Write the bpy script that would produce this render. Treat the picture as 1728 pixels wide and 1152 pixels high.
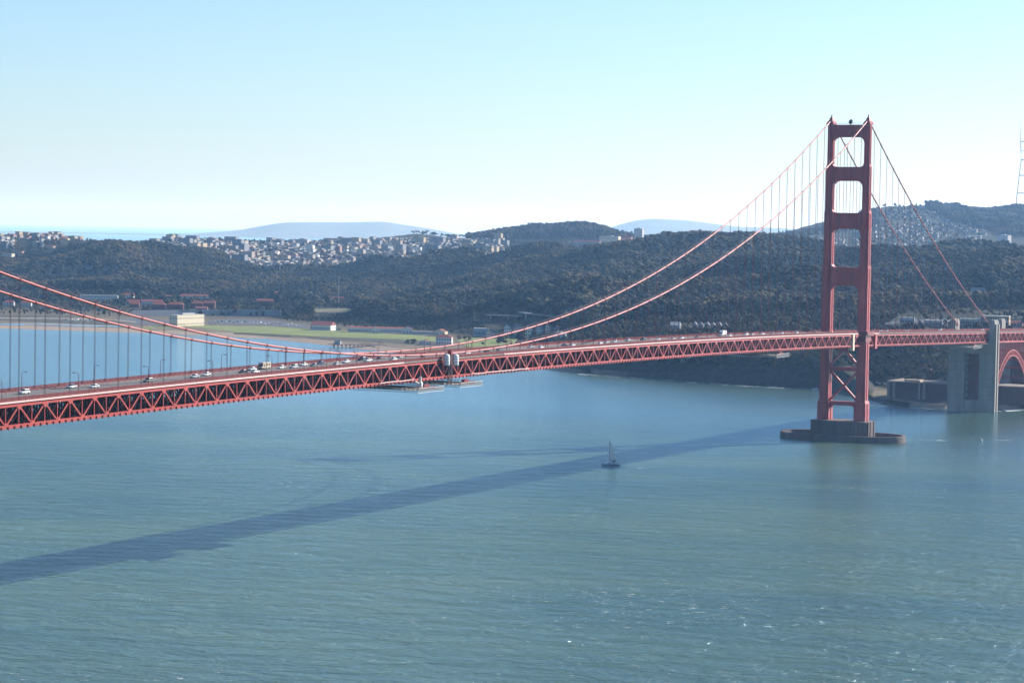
import bpy, bmesh, math, random
import numpy as np
from mathutils import Matrix, Vector

random.seed(11); RNG = np.random.default_rng(11)
SC = bpy.context.scene
COL = SC.collection
for o in list(bpy.data.objects): bpy.data.objects.remove(o)

# ------------------------------------------------------------------ camera
# World: X = west (right in the picture), Y = south along the bridge axis, Z up,
# origin at the water line under the bridge's far tower. Metres.
IW, IH = 1728.0, 1152.0
CX, CY, CH = 556.694, -1686.033, 146.883
YAW, PIT, FPX, ROLL = -0.4539043, -0.0459172, 4138.2, -0.0178139

def ray(x, y):
    A = x - IW/2; B = IH/2 - y
    a = A*math.cos(ROLL) + B*math.sin(ROLL); b = -A*math.sin(ROLL) + B*math.cos(ROLL)
    Y = FPX*math.cos(PIT) - b*math.sin(PIT); Z = FPX*math.sin(PIT) + b*math.cos(PIT)
    s, c = math.sin(YAW), math.cos(YAW)
    return Vector((a*c + Y*s, -a*s + Y*c, Z))
EYE = Vector((CX, CY, CH))
def ground(x, y, z=0.0):
    r = ray(x, y); return EYE + r*((z - CH)/r.z)
def at_dist(x, y, D):
    r = ray(x, y); return EYE + r*(D/math.hypot(r.x, r.y))
def on_w(x, y, w):
    r = ray(x, y); return EYE + r*((w - CX)/r.x)
def on_u(x, y, u):
    r = ray(x, y); return EYE + r*((u - CY)/r.y)

cam_d = bpy.data.cameras.new('camera'); cam = bpy.data.objects.new('camera', cam_d); COL.objects.link(cam)
cam_d.sensor_width = 36.0; cam_d.lens = 36.0*FPX/IW; cam_d.clip_start = 1.0; cam_d.clip_end = 120000.0
fw = ray(IW/2, IH/2).normalized(); rt = (ray(IW/2+100, IH/2) - ray(IW/2, IH/2)).normalized(); up = rt.cross(fw)
M = Matrix((rt, up, -fw)).transposed().to_4x4(); M.translation = EYE
cam.matrix_world = M
SC.camera = cam

# ------------------------------------------------------------------ sky and sun
SUN_DIR = Vector((0.96, 1.60, 1.0)).normalized()
SUN_EL = math.asin(SUN_DIR.z); SUN_AZ = math.atan2(SUN_DIR.x, SUN_DIR.y)
world = bpy.data.worlds.new('World'); SC.world = world; world.use_nodes = True
wn = world.node_tree; wn.nodes.clear()
wo = wn.nodes.new('ShaderNodeOutputWorld'); wb = wn.nodes.new('ShaderNodeBackground'); sk = wn.nodes.new('ShaderNodeTexSky')
sk.sky_type = 'NISHITA'; sk.sun_disc = False; sk.sun_elevation = SUN_EL; sk.sun_rotation = SUN_AZ
sk.altitude = 50.0; sk.air_density = 1.0; sk.dust_density = 0.5; sk.ozone_density = 6.0
wb.inputs['Strength'].default_value = 0.082
wn.links.new(sk.outputs[0], wb.inputs[0]); wn.links.new(wb.outputs[0], wo.inputs[0])
sl = bpy.data.lights.new('sun', 'SUN'); sl.energy = 5.0; sl.angle = math.radians(0.5); sl.color = (1.0, 0.955, 0.90)
so = bpy.data.objects.new('sun', sl); COL.objects.link(so)
so.rotation_euler = SUN_DIR.to_track_quat('Z', 'Y').to_euler(); so.location = (0, 0, 900)
SC.view_settings.view_transform = 'Standard'; SC.view_settings.look = 'None'
SC.view_settings.exposure = 1.0; SC.view_settings.gamma = 1.0; SC.view_settings.use_curve_mapping = False
SC.render.engine = 'CYCLES'
cy = SC.cycles
cy.use_denoising = True; cy.max_bounces = 6; cy.diffuse_bounces = 3; cy.glossy_bounces = 3
cy.transmission_bounces = 2; cy.volume_bounces = 2; cy.transparent_max_bounces = 12
cy.caustics_reflective = False; cy.caustics_refractive = False; cy.sample_clamp_indirect = 4.0

# ------------------------------------------------------------------ helpers
def setp(o, label=None, cat=None, group=None, kind=None):
    if label: o['label'] = label
    if cat: o['category'] = cat
    if group: o['group'] = group
    if kind: o['kind'] = kind
    return o
def empty(name, loc=(0, 0, 0), rz=0.0, label=None, cat=None, group=None):
    o = bpy.data.objects.new(name, None); COL.objects.link(o); o.location = loc; o.rotation_euler = (0, 0, rz)
    o.empty_display_size = 1.0
    return setp(o, label, cat, group)
def link(name, me, parent=None, loc=(0, 0, 0), rz=0.0, **kw):
    o = bpy.data.objects.new(name, me); COL.objects.link(o); o.location = loc; o.rotation_euler = (0, 0, rz)
    if parent is not None: o.parent = parent
    return setp(o, **kw)

class MB:
    """collects simple solids and builds one mesh"""
    def __init__(s): s.v = []; s.f = []; s.m = []; s.mi = 0
    def add(s, vs, fs):
        n = len(s.v); s.v += [tuple(q) for q in vs]; s.f += [tuple(i+n for i in f) for f in fs]; s.m += [s.mi]*len(fs)
        return s
    def box(s, x0, x1, y0, y1, z0, z1):
        return s.add([(x0,y0,z0),(x1,y0,z0),(x1,y1,z0),(x0,y1,z0),(x0,y0,z1),(x1,y0,z1),(x1,y1,z1),(x0,y1,z1)],
              [(0,3,2,1),(4,5,6,7),(0,1,5,4),(1,2,6,5),(2,3,7,6),(3,0,4,7)])
    def frustum(s, x0, x1, y0, y1, z0, X0, X1, Y0, Y1, z1):
        return s.add([(x0,y0,z0),(x1,y0,z0),(x1,y1,z0),(x0,y1,z0),(X0,Y0,z1),(X1,Y0,z1),(X1,Y1,z1),(X0,Y1,z1)],
              [(0,3,2,1),(4,5,6,7),(0,1,5,4),(1,2,6,5),(2,3,7,6),(3,0,4,7)])
    def bar(s, p, q, a, b=None, up=(0, 0, 1)):
        b = a if b is None else b
        p = Vector(p); q = Vector(q); d = (q-p).normalized(); upv = Vector(up)
        sx = d.cross(upv)
        if sx.length < 1e-4: sx = d.cross(Vector((0, 1, 0)))
        sx.normalize(); sy = sx.cross(d).normalized()
        vs = []
        for c in (p, q):
            for (i, j) in ((-1,-1),(1,-1),(1,1),(-1,1)): vs.append(c + sx*(i*a/2) + sy*(j*b/2))
        return s.add(vs, [(0,3,2,1),(4,5,6,7),(0,1,5,4),(1,2,6,5),(2,3,7,6),(3,0,4,7)])
    def tube(s, pts, r, n=8, caps=True):
        pts = [Vector(q) for q in pts]; rs = r if isinstance(r, (list, tuple)) else [r]*len(pts)
        vs = []; fs = []
        for i, c in enumerate(pts):
            d = (pts[min(i+1, len(pts)-1)] - pts[max(i-1, 0)]).normalized()
            sx = d.cross(Vector((0, 0, 1)))
            if sx.length < 1e-3: sx = Vector((1, 0, 0))
            sx.normalize(); sy = sx.cross(d)
            for k in range(n):
                t = 2*math.pi*k/n; vs.append(c + (sx*math.cos(t) + sy*math.sin(t))*rs[i])
        for i in range(len(pts)-1):
            for k in range(n):
                a = i*n+k; b = i*n+(k+1) % n; fs.append((a, a+n, b+n, b))
        if caps:
            fs.append(tuple(range(n))); fs.append(tuple(range((len(pts)-1)*n+n-1, (len(pts)-1)*n-1, -1)))
        return s.add(vs, fs)
    def prism(s, poly, axis, c0, c1):
        """poly: 2D list; axis 'y': (x,z) extruded in y; 'x': (y,z) in x; 'z': (x,y) in z"""
        n = len(poly); vs = []
        for c in (c0, c1):
            for (a, b) in poly:
                vs.append((a, c, b) if axis == 'y' else ((c, a, b) if axis == 'x' else (a, b, c)))
        fs = [tuple(range(n)), tuple(range(2*n-1, n-1, -1))]
        for i in range(n):
            j = (i+1) % n; fs.append((i, i+n, j+n, j))
        return s.add(vs, fs)
    def lathe(s, prof, n=16, c=(0, 0, 0)):
        vs = []; fs = []
        for (r, z) in prof:
            for k in range(n):
                t = 2*math.pi*k/n; vs.append((c[0]+r*math.cos(t), c[1]+r*math.sin(t), c[2]+z))
        for i in range(len(prof)-1):
            for k in range(n):
                a = i*n+k; b = i*n+(k+1) % n; fs.append((a, b, b+n, a+n))
        fs.append(tuple(range(n-1, -1, -1))); fs.append(tuple(range((len(prof)-1)*n, len(prof)*n)))
        return s.add(vs, fs)
    def mesh(s, name, *mats, smooth=False):
        me = bpy.data.meshes.new(name); me.from_pydata(s.v, [], s.f)
        for m in mats: me.materials.append(m)
        if len(mats) > 1: me.polygons.foreach_set('material_index', s.m)
        bm = bmesh.new(); bm.from_mesh(me); bmesh.ops.recalc_face_normals(bm, faces=bm.faces); bm.to_mesh(me); bm.free()
        if smooth: me.polygons.foreach_set('use_smooth', [True]*len(me.polygons))
        me.update(); return me
    def build(s, name, mat, parent=None, loc=(0, 0, 0), rz=0.0, smooth=False, **kw):
        mats = mat if isinstance(mat, (list, tuple)) else [mat]
        return link(name, s.mesh(name, *mats, smooth=smooth), parent, loc, rz, **kw)

# ------------------------------------------------------------------ materials
MATS = {}
def nodes_of(name):
    m = bpy.data.materials.new(name); m.use_nodes = True; t = m.node_tree
    return m, t, t.nodes['Principled BSDF']
def nd(t, typ, **kw):
    n = t.nodes.new(typ)
    for k, v in kw.items():
        if hasattr(n, k) and k not in n.inputs: setattr(n, k, v)
        else: n.inputs[k].default_value = v
    return n
def mat(name, col, rough=0.6, var=0.25, scale=0.3, metal=0.0, spec=0.3, bump=0.0, objvar=0.0, stain=None, streak=False):
    """procedural paint / stone: colour varied by two noises, optional vertical rain streaks and stain colour"""
    m, t, b = nodes_of(name)
    tc = nd(t, 'ShaderNodeNewGeometry'); src = tc.outputs['Position']
    mp = nd(t, 'ShaderNodeMapping'); mp.inputs['Scale'].default_value = (1, 1, 0.15) if streak else (1, 1, 1)
    t.links.new(src, mp.inputs[0])
    n1 = nd(t, 'ShaderNodeTexNoise', Scale=scale, Detail=6.0, Roughness=0.65); t.links.new(mp.outputs[0], n1.inputs['Vector'])
    n2 = nd(t, 'ShaderNodeTexNoise', Scale=scale*9, Detail=3.0); t.links.new(mp.outputs[0], n2.inputs['Vector'])
    r = nd(t, 'ShaderNodeValToRGB'); r.color_ramp.elements[0].position = 0.3; r.color_ramp.elements[1].position = 0.72
    dk = stain if stain else tuple(c*(1-var) for c in col)
    r.color_ramp.elements[0].color = (*dk, 1); r.color_ramp.elements[1].color = (*[min(c*(1+var*0.5), 0.95) for c in col], 1)
    ad = nd(t, 'ShaderNodeMath', operation='MULTIPLY_ADD'); ad.inputs[1].default_value = 0.35
    t.links.new(n2.outputs[0], ad.inputs[0]); 
    sb = nd(t, 'ShaderNodeMath', operation='MULTIPLY_ADD'); sb.inputs[1].default_value = 0.9; sb.inputs[2].default_value = -0.12
    t.links.new(n1.outputs[0], sb.inputs[0]); t.links.new(sb.outputs[0], ad.inputs[2]); t.links.new(ad.outputs[0], r.inputs[0])
    out = r.outputs[0]
    if objvar:
        oi = nd(t, 'ShaderNodeObjectInfo'); hs = nd(t, 'ShaderNodeHueSaturation')
        mr = nd(t, 'ShaderNodeMapRange'); mr.inputs[3].default_value = 1-objvar; mr.inputs[4].default_value = 1+objvar
        t.links.new(oi.outputs['Random'], mr.inputs[0]); t.links.new(mr.outputs[0], hs.inputs['Value']); t.links.new(out, hs.inputs['Color']); out = hs.outputs[0]
    t.links.new(out, b.inputs['Base Color'])
    b.inputs['Roughness'].default_value = rough; b.inputs['Metallic'].default_value = metal; b.inputs['Specular IOR Level'].default_value = spec
    if bump:
        bp = nd(t, 'ShaderNodeBump', Strength=bump, Distance=0.3); t.links.new(n2.outputs[0], bp.inputs['Height']); t.links.new(bp.outputs[0], b.inputs['Normal'])
    MATS[name] = m; return m

RED = mat('orange_vermilion_paint', (0.37, 0.040, 0.028), rough=0.55, var=0.38, scale=0.12, streak=True)
REDTOWER = mat('tower_paint', (0.42, 0.062, 0.056), rough=0.5, var=0.5, scale=0.22, streak=True)
REDDARK = mat('railing_paint', (0.19, 0.022, 0.018), rough=0.6, var=0.25, scale=0.2)
CABLE = mat('cable_paint', (0.37, 0.075, 0.058), rough=0.45, var=0.2, scale=0.3)
ROPE = mat('suspender_rope_paint', (0.20, 0.085, 0.08), rough=0.6, var=0.2, scale=0.4)
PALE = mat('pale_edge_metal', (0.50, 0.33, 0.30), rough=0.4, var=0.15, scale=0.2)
ASPH = mat('bridge_asphalt', (0.14, 0.125, 0.12), rough=0.9, var=0.25, scale=0.15)
CONC = mat('weathered_concrete', (0.29, 0.265, 0.24), rough=0.9, var=0.35, scale=0.08, streak=True, bump=0.2)
CONCP = mat('pier_concrete', (0.135, 0.105, 0.095), rough=0.95, var=0.45, scale=0.10, streak=True, bump=0.3)
BRICK = mat('fort_brick', (0.085, 0.048, 0.042), rough=0.9, var=0.3, scale=0.2, bump=0.2)
WHITE = mat('white_paint', (0.62, 0.61, 0.59), rough=0.6, var=0.12, scale=0.2)
CREAM = mat('cream_stucco', (0.62, 0.54, 0.41), rough=0.8, var=0.12, scale=0.15)
TAN = mat('tan_stucco', (0.38, 0.30, 0.22), rough=0.8, var=0.15, scale=0.15)
PINK = mat('pink_stucco', (0.42, 0.25, 0.21), rough=0.8, var=0.15, scale=0.15)
GREYW = mat('grey_wall', (0.29, 0.30, 0.31), rough=0.8, var=0.15, scale=0.15)
PALEBLUE = mat('pale_blue_wall', (0.31, 0.35, 0.39), rough=0.8, var=0.12, scale=0.15)
STONEW = mat('pale_stone_wall', (0.46, 0.44, 0.45), rough=0.8, var=0.12, scale=0.1)
BRICKRED = mat('red_brick_wall', (0.20, 0.06, 0.048), rough=0.9, var=0.25, scale=0.3)
ROOFRED = mat('red_tile_roof', (0.25, 0.07, 0.048), rough=0.85, var=0.3, scale=0.4)
ROOFGREY = mat('grey_roof', (0.15, 0.15, 0.16), rough=0.85, var=0.25, scale=0.3)
ROOFPALE = mat('pale_roof', (0.38, 0.37, 0.36), rough=0.85, var=0.2, scale=0.3)
GLASS = mat('window_glass', (0.03, 0.04, 0.05), rough=0.15, var=0.3, scale=0.5, spec=0.6)
DARKM = mat('dark_metal', (0.05, 0.05, 0.055), rough=0.6, var=0.3, scale=0.6)
STEEL = mat('scaffold_steel', (0.42, 0.42, 0.40), rough=0.5, var=0.3, scale=0.8, metal=0.3)
TARP = mat('white_tarpaulin', (0.80, 0.80, 0.80), rough=0.6, var=0.12, scale=0.8, bump=0.5)
WOOD = mat('weathered_wood', (0.22, 0.19, 0.17), rough=0.9, var=0.35, scale=0.5)
TYRE = mat('tyre_rubber', (0.03, 0.03, 0.03), rough=0.9, var=0.2, scale=2.0)
ROCK = mat('wet_rock', (0.09, 0.085, 0.085), rough=0.8, var=0.4, scale=0.3, bump=0.5)
BARK = mat('bark', (0.10, 0.08, 0.065), rough=0.9, var=0.3, scale=0.8)
MASTP = mat('antenna_paint', (0.38, 0.36, 0.37), rough=0.6, var=0.25, scale=0.05)
CARS = {n: mat('car_paint_'+n, c, rough=0.3, var=0.06, scale=0.6, spec=0.5) for n, c in dict(
    white=(0.80,0.80,0.79), silver=(0.50,0.51,0.52), grey=(0.16,0.17,0.18), black=(0.025,0.025,0.03),
    blue=(0.05,0.09,0.20), red=(0.30,0.03,0.03), green=(0.05,0.10,0.07), tan=(0.45,0.38,0.29)).items()}
# ------------------------------------------------------------------ terrain height model
def zofy(x, y, D): return at_dist(x, y, D).z
TREE_H = 22.0
# per picture column: (distance from the camera, 'z' height | 'y' picture row of bare ground | 't' picture row of tree tops)
TAB = {
 -500: [(3600,'z',0),(3660,'z',4),(4100,'z',5),(4500,'z',9),(5300,'t',448),(5900,'t',420),(6300,'y',402),(7000,'z',60),(9500,'z',30),(12000,'z',4)],
 0: [(3384,'z',0),(3444,'z',4),(4050,'z',5),(4400,'z',8),(4700,'z',14),(5000,'t',462),(5400,'t',440),(5800,'t',420),(6000,'y',404),(6350,'y',399),(7000,'z',60),(9500,'z',30),(12000,'z',4)],
 100: [(3345,'z',0),(3405,'z',4),(3990,'z',5),(4300,'z',9),(4700,'z',13),(5000,'t',458),(5300,'t',436),(5700,'t',416),(5950,'y',404),(6150,'y',398),(7000,'z',60),(9500,'z',30),(12000,'z',4)],
 180: [(3315,'z',0),(3375,'z',4),(3950,'z',5),(4250,'z',9),(4600,'z',14),(5000,'t',450),(5250,'t',420),(5450,'t',396),(5700,'z',95),(6600,'z',60),(9500,'z',30),(12000,'z',4)],
 300: [(3260,'z',0),(3320,'z',4),(3900,'z',5),(4150,'z',9),(4600,'t',478),(5100,'t',450),(5500,'t',420),(5750,'t',411),(6300,'y',413),(7000,'y',406),(7600,'z',70),(9500,'z',30),(12000,'z',4)],
 450: [(3165,'z',0),(3225,'z',4),(3800,'z',5),(4050,'z',9),(4600,'t',484),(5100,'t',465),(5450,'t',455),(5700,'y',453),(6300,'y',432),(7000,'y',412),(7500,'z',78),(9500,'z',30),(12000,'z',4)],
 600: [(2950,'z',0),(3010,'z',4),(3530,'z',5),(3680,'z',13),(3850,'z',17),(4250,'t',500),(4700,'t',476),(5200,'t',456),(5550,'y',451),(6300,'y',430),(7000,'y',411),(7700,'y',404),(8600,'z',50),(12000,'z',4)],
 700: [(2830,'z',0),(2890,'z',4),(3420,'z',5),(3560,'z',16),(3700,'z',20),(4100,'t',495),(4600,'t',466),(5100,'t',449),(5500,'y',442),(6300,'y',425),(7000,'y',409),(7800,'y',393),(8400,'z',90),(9500,'z',40),(12000,'z',4)],
 770: [(2750,'z',0),(2810,'z',4),(3300,'z',5),(3440,'z',18),(3600,'z',24),(3950,'t',495),(4450,'t',460),(5000,'t',437),(5500,'y',430),(6300,'y',421),(7000,'y',410),(7700,'y',402),(8400,'z',80),(9500,'z',40),(12000,'z',4)],
 800: [(2715,'z',0),(2775,'z',4),(3230,'z',5),(3380,'z',18),(3520,'z',24),(3900,'t',494),(4000,'z',26),(4400,'t',458),(4600,'z',52),(4950,'t',433),(5500,'y',427),(6300,'y',418),(6900,'z',105),(7500,'t',388),(8300,'z',90),(9500,'z',40),(12000,'z',4)],
 900: [(2590,'z',0),(2650,'z',4),(3080,'z',6),(3200,'z',16),(3350,'z',30),(3600,'t',500),(3900,'t',470),(4120,'z',32),(4500,'t',433),(4900,'t',419),(5500,'z',80),(6700,'z',95),(7500,'t',376),(8300,'z',100),(9500,'z',40),(12000,'z',4)],
 1000: [(2510,'z',0),(2545,'z',16),(2650,'z',30),(2900,'z',34),(3250,'t',500),(3600,'t',470),(3820,'z',38),(4300,'t',432),(4800,'t',412),(5400,'z',90),(6700,'z',95),(7500,'t',373),(8300,'z',110),(9500,'z',40),(12000,'z',4)],
 1060: [(2485,'z',0),(2520,'z',18),(2620,'z',36),(2850,'z',38),(3250,'t',500),(3650,'t',470),(3880,'z',44),(4350,'t',425),(4800,'t',407),(5400,'z',90),(6700,'z',95),(7400,'t',390),(8300,'z',100),(9500,'z',40),(12000,'z',4)],
 1100: [(2464,'z',0),(2500,'z',20),(2600,'z',40),(2800,'z',42),(3300,'t',500),(3700,'t',466),(3920,'z',48),(4350,'t',420),(4800,'t',400),(5400,'z',95),(6500,'z',95),(7300,'t',399),(8300,'z',90),(9500,'z',40),(12000,'z',4)],
 1250: [(2390,'z',0),(2425,'z',24),(2510,'z',44),(2800,'z',46),(2950,'z',48),(3300,'t',488),(3500,'z',46),(3800,'t',446),(4000,'z',74),(4300,'t',414),(4600,'t',404),(5200,'z',95),(6300,'y',408),(7200,'t',391),(8300,'z',110),(9500,'z',60),(12000,'z',4)],
 1400: [(2345,'z',0),(2380,'z',24),(2460,'z',48),(2700,'z',52),(2850,'z',54),(3300,'t',480),(3500,'z',50),(3850,'t',440),(4050,'z',80),(4350,'t',418),(4700,'z',100),(5500,'z',95),(6500,'y',413),(7300,'y',396),(8300,'y',370),(9000,'z',150),(10000,'z',60),(12000,'z',4)],
 1480: [(2185,'z',0),(2189,'z',4),(2335,'z',5),(2400,'z',28),(2470,'z',52),(2700,'z',55),(2850,'z',58),(3250,'t',490),(3700,'t',451),(4200,'t',420),(4700,'z',100),(5500,'z',95),(6600,'y',412),(7600,'y',374),(8500,'y',349),(9200,'z',180),(10000,'z',60),(12000,'z',4)],
 1540: [(2135,'z',0),(2139,'z',4),(2325,'z',5),(2400,'z',30),(2480,'z',55),(2730,'z',57),(2880,'z',60),(3250,'t',486),(3750,'t',446),(4200,'t',419),(4700,'z',102),(5500,'z',95),(6600,'y',411),(7600,'y',372),(8500,'y',345),(9200,'z',190),(10000,'z',70),(12000,'z',4)],
 1600: [(2119,'z',0),(2123,'z',4),(2325,'z',5),(2400,'z',28),(2500,'z',56),(2750,'z',59),(2900,'z',62),(3300,'t',477),(3800,'t',437),(4200,'t',418),(4700,'z',105),(5500,'z',95),(6600,'y',411),(7600,'y',376),(8600,'y',346),(9200,'z',200),(10000,'z',80),(12000,'z',4)],
 1640: [(2121,'z',0),(2125,'z',4),(2325,'z',5),(2400,'z',28),(2500,'z',57),(2750,'z',60),(2900,'z',64),(3300,'t',474),(3800,'t',435),(4200,'t',416),(4700,'z',107),(5500,'z',95),(6600,'y',411),(7600,'y',372),(8600,'t',348),(9200,'z',210),(10000,'z',80),(12000,'z',4)],
 1728: [(2148,'z',0),(2156,'z',3),(2300,'z',8),(2400,'z',28),(2500,'z',57),(2750,'z',62),(2900,'z',66),(3300,'t',470),(3800,'t',431),(4200,'t',414),(4700,'z',110),(5500,'z',95),(6600,'y',410),(7600,'t',365),(8700,'t',340),(9300,'z',220),(10500,'z',80),(12000,'z',4)],
 2250: [(2600,'z',0),(2640,'z',20),(2760,'z',55),(3000,'z',62),(3300,'z',70),(4200,'z',110),(5500,'z',95),(6600,'z',120),(7600,'z',190),(8700,'z',240),(9300,'z',200),(10500,'z',80),(12000,'z',4)],
}
COLS = sorted(TAB)
SH_D = np.array([TAB[c][0][0] for c in COLS], float)
SS = np.concatenate([np.linspace(-0.02, 0.02, 40, endpoint=False), np.linspace(0.02, 0.30, 120, endpoint=False), np.linspace(0.30, 1.0, 140)])
ZT = []
for c in COLS:
    Ds = []; Zs = []
    for (D, k, v) in TAB[c]:
        z = v if k == 'z' else zofy(c, v, D) - (TREE_H if k == 't' else 0)
        Ds.append(D); Zs.append(max(z, 4.0) if D > TAB[c][1][0] else z)
    Ds = np.array([Ds[0]-300]+Ds, float); Zs = np.array([-25.0]+Zs)
    ZT.append(np.interp(SH_D[len(ZT)] + SS*(12000-SH_D[len(ZT)]), Ds, Zs))
ZT = np.array(ZT)
AZ = np.array([math.atan2(ray(c, 480).x, ray(c, 480).y) for c in COLS])      # azimuth from +Y towards +X
FC = np.linspace(COLS[0], COLS[-1], 551)                                      # fine columns, 5 px
FAZ = np.interp(FC, COLS, AZ)
_e = np.empty((len(FC), len(SS)))
for k in range(len(SS)):
    _e[:, k] = np.interp(FC, COLS, ZT[:, k])
FSH = np.interp(FC, COLS, SH_D)
# smooth across columns (except the sea walls, which stay where they are)
_sm = _e.copy()
for _ in range(10): _sm[1:-1] = (_sm[:-2] + 2*_sm[1:-1] + _sm[2:])/4
_wt = np.clip((SS - 0.03)/0.05, 0, 1)[None, :]
GRID = _e*(1-_wt) + _sm*_wt
for _ in range(2): GRID[:, 60:-1] = (GRID[:, 59:-2] + 2*GRID[:, 60:-1] + GRID[:, 61:])/4
def vnoise(x, y, s, seed):
    r = np.random.default_rng(seed); g = r.random((97, 97))
    u = (x/s) % 96; v = (y/s) % 96; i = u.astype(int); j = v.astype(int); fu = u-i; fv = v-j
    fu = fu*fu*(3-2*fu); fv = fv*fv*(3-2*fv)
    return g[i, j]*(1-fu)*(1-fv) + g[i+1, j]*fu*(1-fv) + g[i, j+1]*(1-fu)*fv + g[i+1, j+1]*fu*fv
def terr(x, y):
    """terrain height at world points (arrays or scalars)"""
    x = np.atleast_1d(np.asarray(x, float)); y = np.atleast_1d(np.asarray(y, float))
    az = np.arctan2(x-CX, y-CY); D = np.hypot(x-CX, y-CY)
    ci = np.interp(az, FAZ, np.arange(len(FC))); i0 = np.clip(ci.astype(int), 0, len(FC)-2); fx = ci-i0
    sh = FSH[i0]*(1-fx) + FSH[i0+1]*fx
    s = (D-sh)/(12000-sh)
    si = np.interp(s, SS, np.arange(len(SS))); j0 = np.clip(si.astype(int), 0, len(SS)-2); fy = si-j0
    z = (GRID[i0, j0]*(1-fx)*(1-fy) + GRID[i0+1, j0]*fx*(1-fy) + GRID[i0, j0+1]*(1-fx)*fy + GRID[i0+1, j0+1]*fx*fy)
    return z + np.clip((z-12)/25, 0, 1)*((vnoise(x, y, 260, 15)-.55)*28 + (vnoise(x, y, 110, 16)-.5)*12 + 15*np.sin(6.2832*(D/430 + 2.4*vnoise(x, y, 620, 18))))*np.clip((5600-D)/500, 0, 1)*np.clip((D-2950)/250, 0, 1)
def terr1(x, y): return float(terr(x, y)[0])
def col_of(x, y):
    return np.interp(np.arctan2(np.asarray(x)-CX, np.asarray(y)-CY), FAZ, FC)
def hit(px, py, d0=2050.0, d1=11500.0, step=6.0):
    """first point where the sight line through a picture point meets the land"""
    r = ray(px, py); h = math.hypot(r.x, r.y)
    D = np.arange(d0, d1, step); X = CX + r.x/h*D; Y = CY + r.y/h*D; Z = CH + r.z/h*D
    k = np.nonzero(Z <= terr(X, Y))[0]
    if len(k) == 0: return None
    k = k[0]; return Vector((X[k], Y[k], terr1(X[k], Y[k])))

# terrain mesh on a grid that follows the shore
rows = np.concatenate([[-0.02, -0.008, -0.002], np.linspace(0, 0.02, 26), np.linspace(0.0225, 0.30, 120), np.linspace(0.305, 1.0, 100)])
gi = np.arange(0, len(FC), 1)
XX = np.empty((len(gi), len(rows)+1)); YY = XX.copy(); ZZ = XX.copy()
for a, i in enumerate(gi):
    D = FSH[i] + rows*(12000-FSH[i]); D = np.append(D, 12700.0)
    XX[a] = CX + np.sin(FAZ[i])*D; YY[a] = CY + np.cos(FAZ[i])*D
    ZZ[a] = np.append(terr(XX[a, :-1], YY[a, :-1]), -6.0)
rough = np.clip((ZZ-6)/20, 0, 1)
ZZ += rough*((vnoise(XX, YY, 60, 1)-.5)*5 + (vnoise(XX, YY, 22, 2)-.5)*3)
na, nb = XX.shape
me = bpy.data.meshes.new('terrain')
vs = np.stack([XX.ravel(), YY.ravel(), ZZ.ravel()], 1)
ii, jj = np.meshgrid(np.arange(na-1), np.arange(nb-1), indexing='ij'); base = (ii*nb+jj).ravel()
quads = np.stack([base, base+nb, base+nb+1, base+1], 1)
me.from_pydata(vs.tolist(), [], quads.tolist())
m, t, b = nodes_of('land_ground')
geo = nd(t, 'ShaderNodeNewGeometry'); sep = nd(t, 'ShaderNodeSeparateXYZ'); t.links.new(geo.outputs['Position'], sep.inputs[0])
def noise_of(t, geo, s, det=5.0, rough=0.6):
    n = nd(t, 'ShaderNodeTexNoise', Scale=s, Detail=det, Roughness=rough); t.links.new(geo.outputs['Position'], n.inputs['Vector']); return n
def ramp(t, src, pts):
    r = nd(t, 'ShaderNodeValToRGB'); els = r.color_ramp.elements
    els[0].position, els[0].color = pts[0][0], (*pts[0][1], 1); els[1].position, els[1].color = pts[-1][0], (*pts[-1][1], 1)
    for p, c in pts[1:-1]: e = els.new(p); e.color = (*c, 1)
    t.links.new(src, r.inputs[0]); return r
def mixc(t, fac, a, bb):
    mx = nd(t, 'ShaderNodeMix', data_type='RGBA'); t.links.new(fac, mx.inputs[0]); t.links.new(a, mx.inputs[6]); t.links.new(bb, mx.inputs[7]); return mx.outputs[2]
nA = noise_of(t, geo, 0.012); nB = noise_of(t, geo, 0.15)
scrub = ramp(t, nA.outputs[0], [(0.35, (0.013, 0.019, 0.009)), (0.5, (0.026, 0.027, 0.013)), (0.62, (0.042, 0.036, 0.021)), (0.75, (0.020, 0.025, 0.012))])
sand = ramp(t, nB.outputs[0], [(0.3, (0.23, 0.18, 0.13)), (0.7, (0.36, 0.28, 0.21))])
cliff = ramp(t, nB.outputs[0], [(0.3, (0.018, 0.020, 0.016)), (0.7, (0.055, 0.05, 0.04))])
dune = ramp(t, nB.outputs[0], [(0.35, (0.075, 0.065, 0.04)), (0.6, (0.19, 0.15, 0.10))])
mr = nd(t, 'ShaderNodeMapRange'); mr.inputs[1].default_value = 3.0; mr.inputs[2].default_value = 4.02; t.links.new(sep.outputs[2], mr.inputs[0])
c1 = mixc(t, mr.outputs[0], sand.outputs[0], dune.outputs[0])
mr2 = nd(t, 'ShaderNodeMapRange'); mr2.inputs[1].default_value = 4.45; mr2.inputs[2].default_value = 5.2; t.links.new(sep.outputs[2], mr2.inputs[0])
c2 = mixc(t, mr2.outputs[0], c1, scrub.outputs[0])
sn = nd(t, 'ShaderNodeSeparateXYZ'); t.links.new(geo.outputs['True Normal'], sn.inputs[0])
mr3 = nd(t, 'ShaderNodeMapRange'); mr3.inputs[1].default_value = 0.93; mr3.inputs[2].default_value = 0.80; t.links.new(sn.outputs[2], mr3.inputs[0])
c3 = mixc(t, mr3.outputs[0], c2, cliff.outputs[0])
t.links.new(c3, b.inputs['Base Color']); b.inputs['Roughness'].default_value = 0.95; b.inputs['Specular IOR Level'].default_value = 0.1
me.materials.append(m); me.update()
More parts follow.
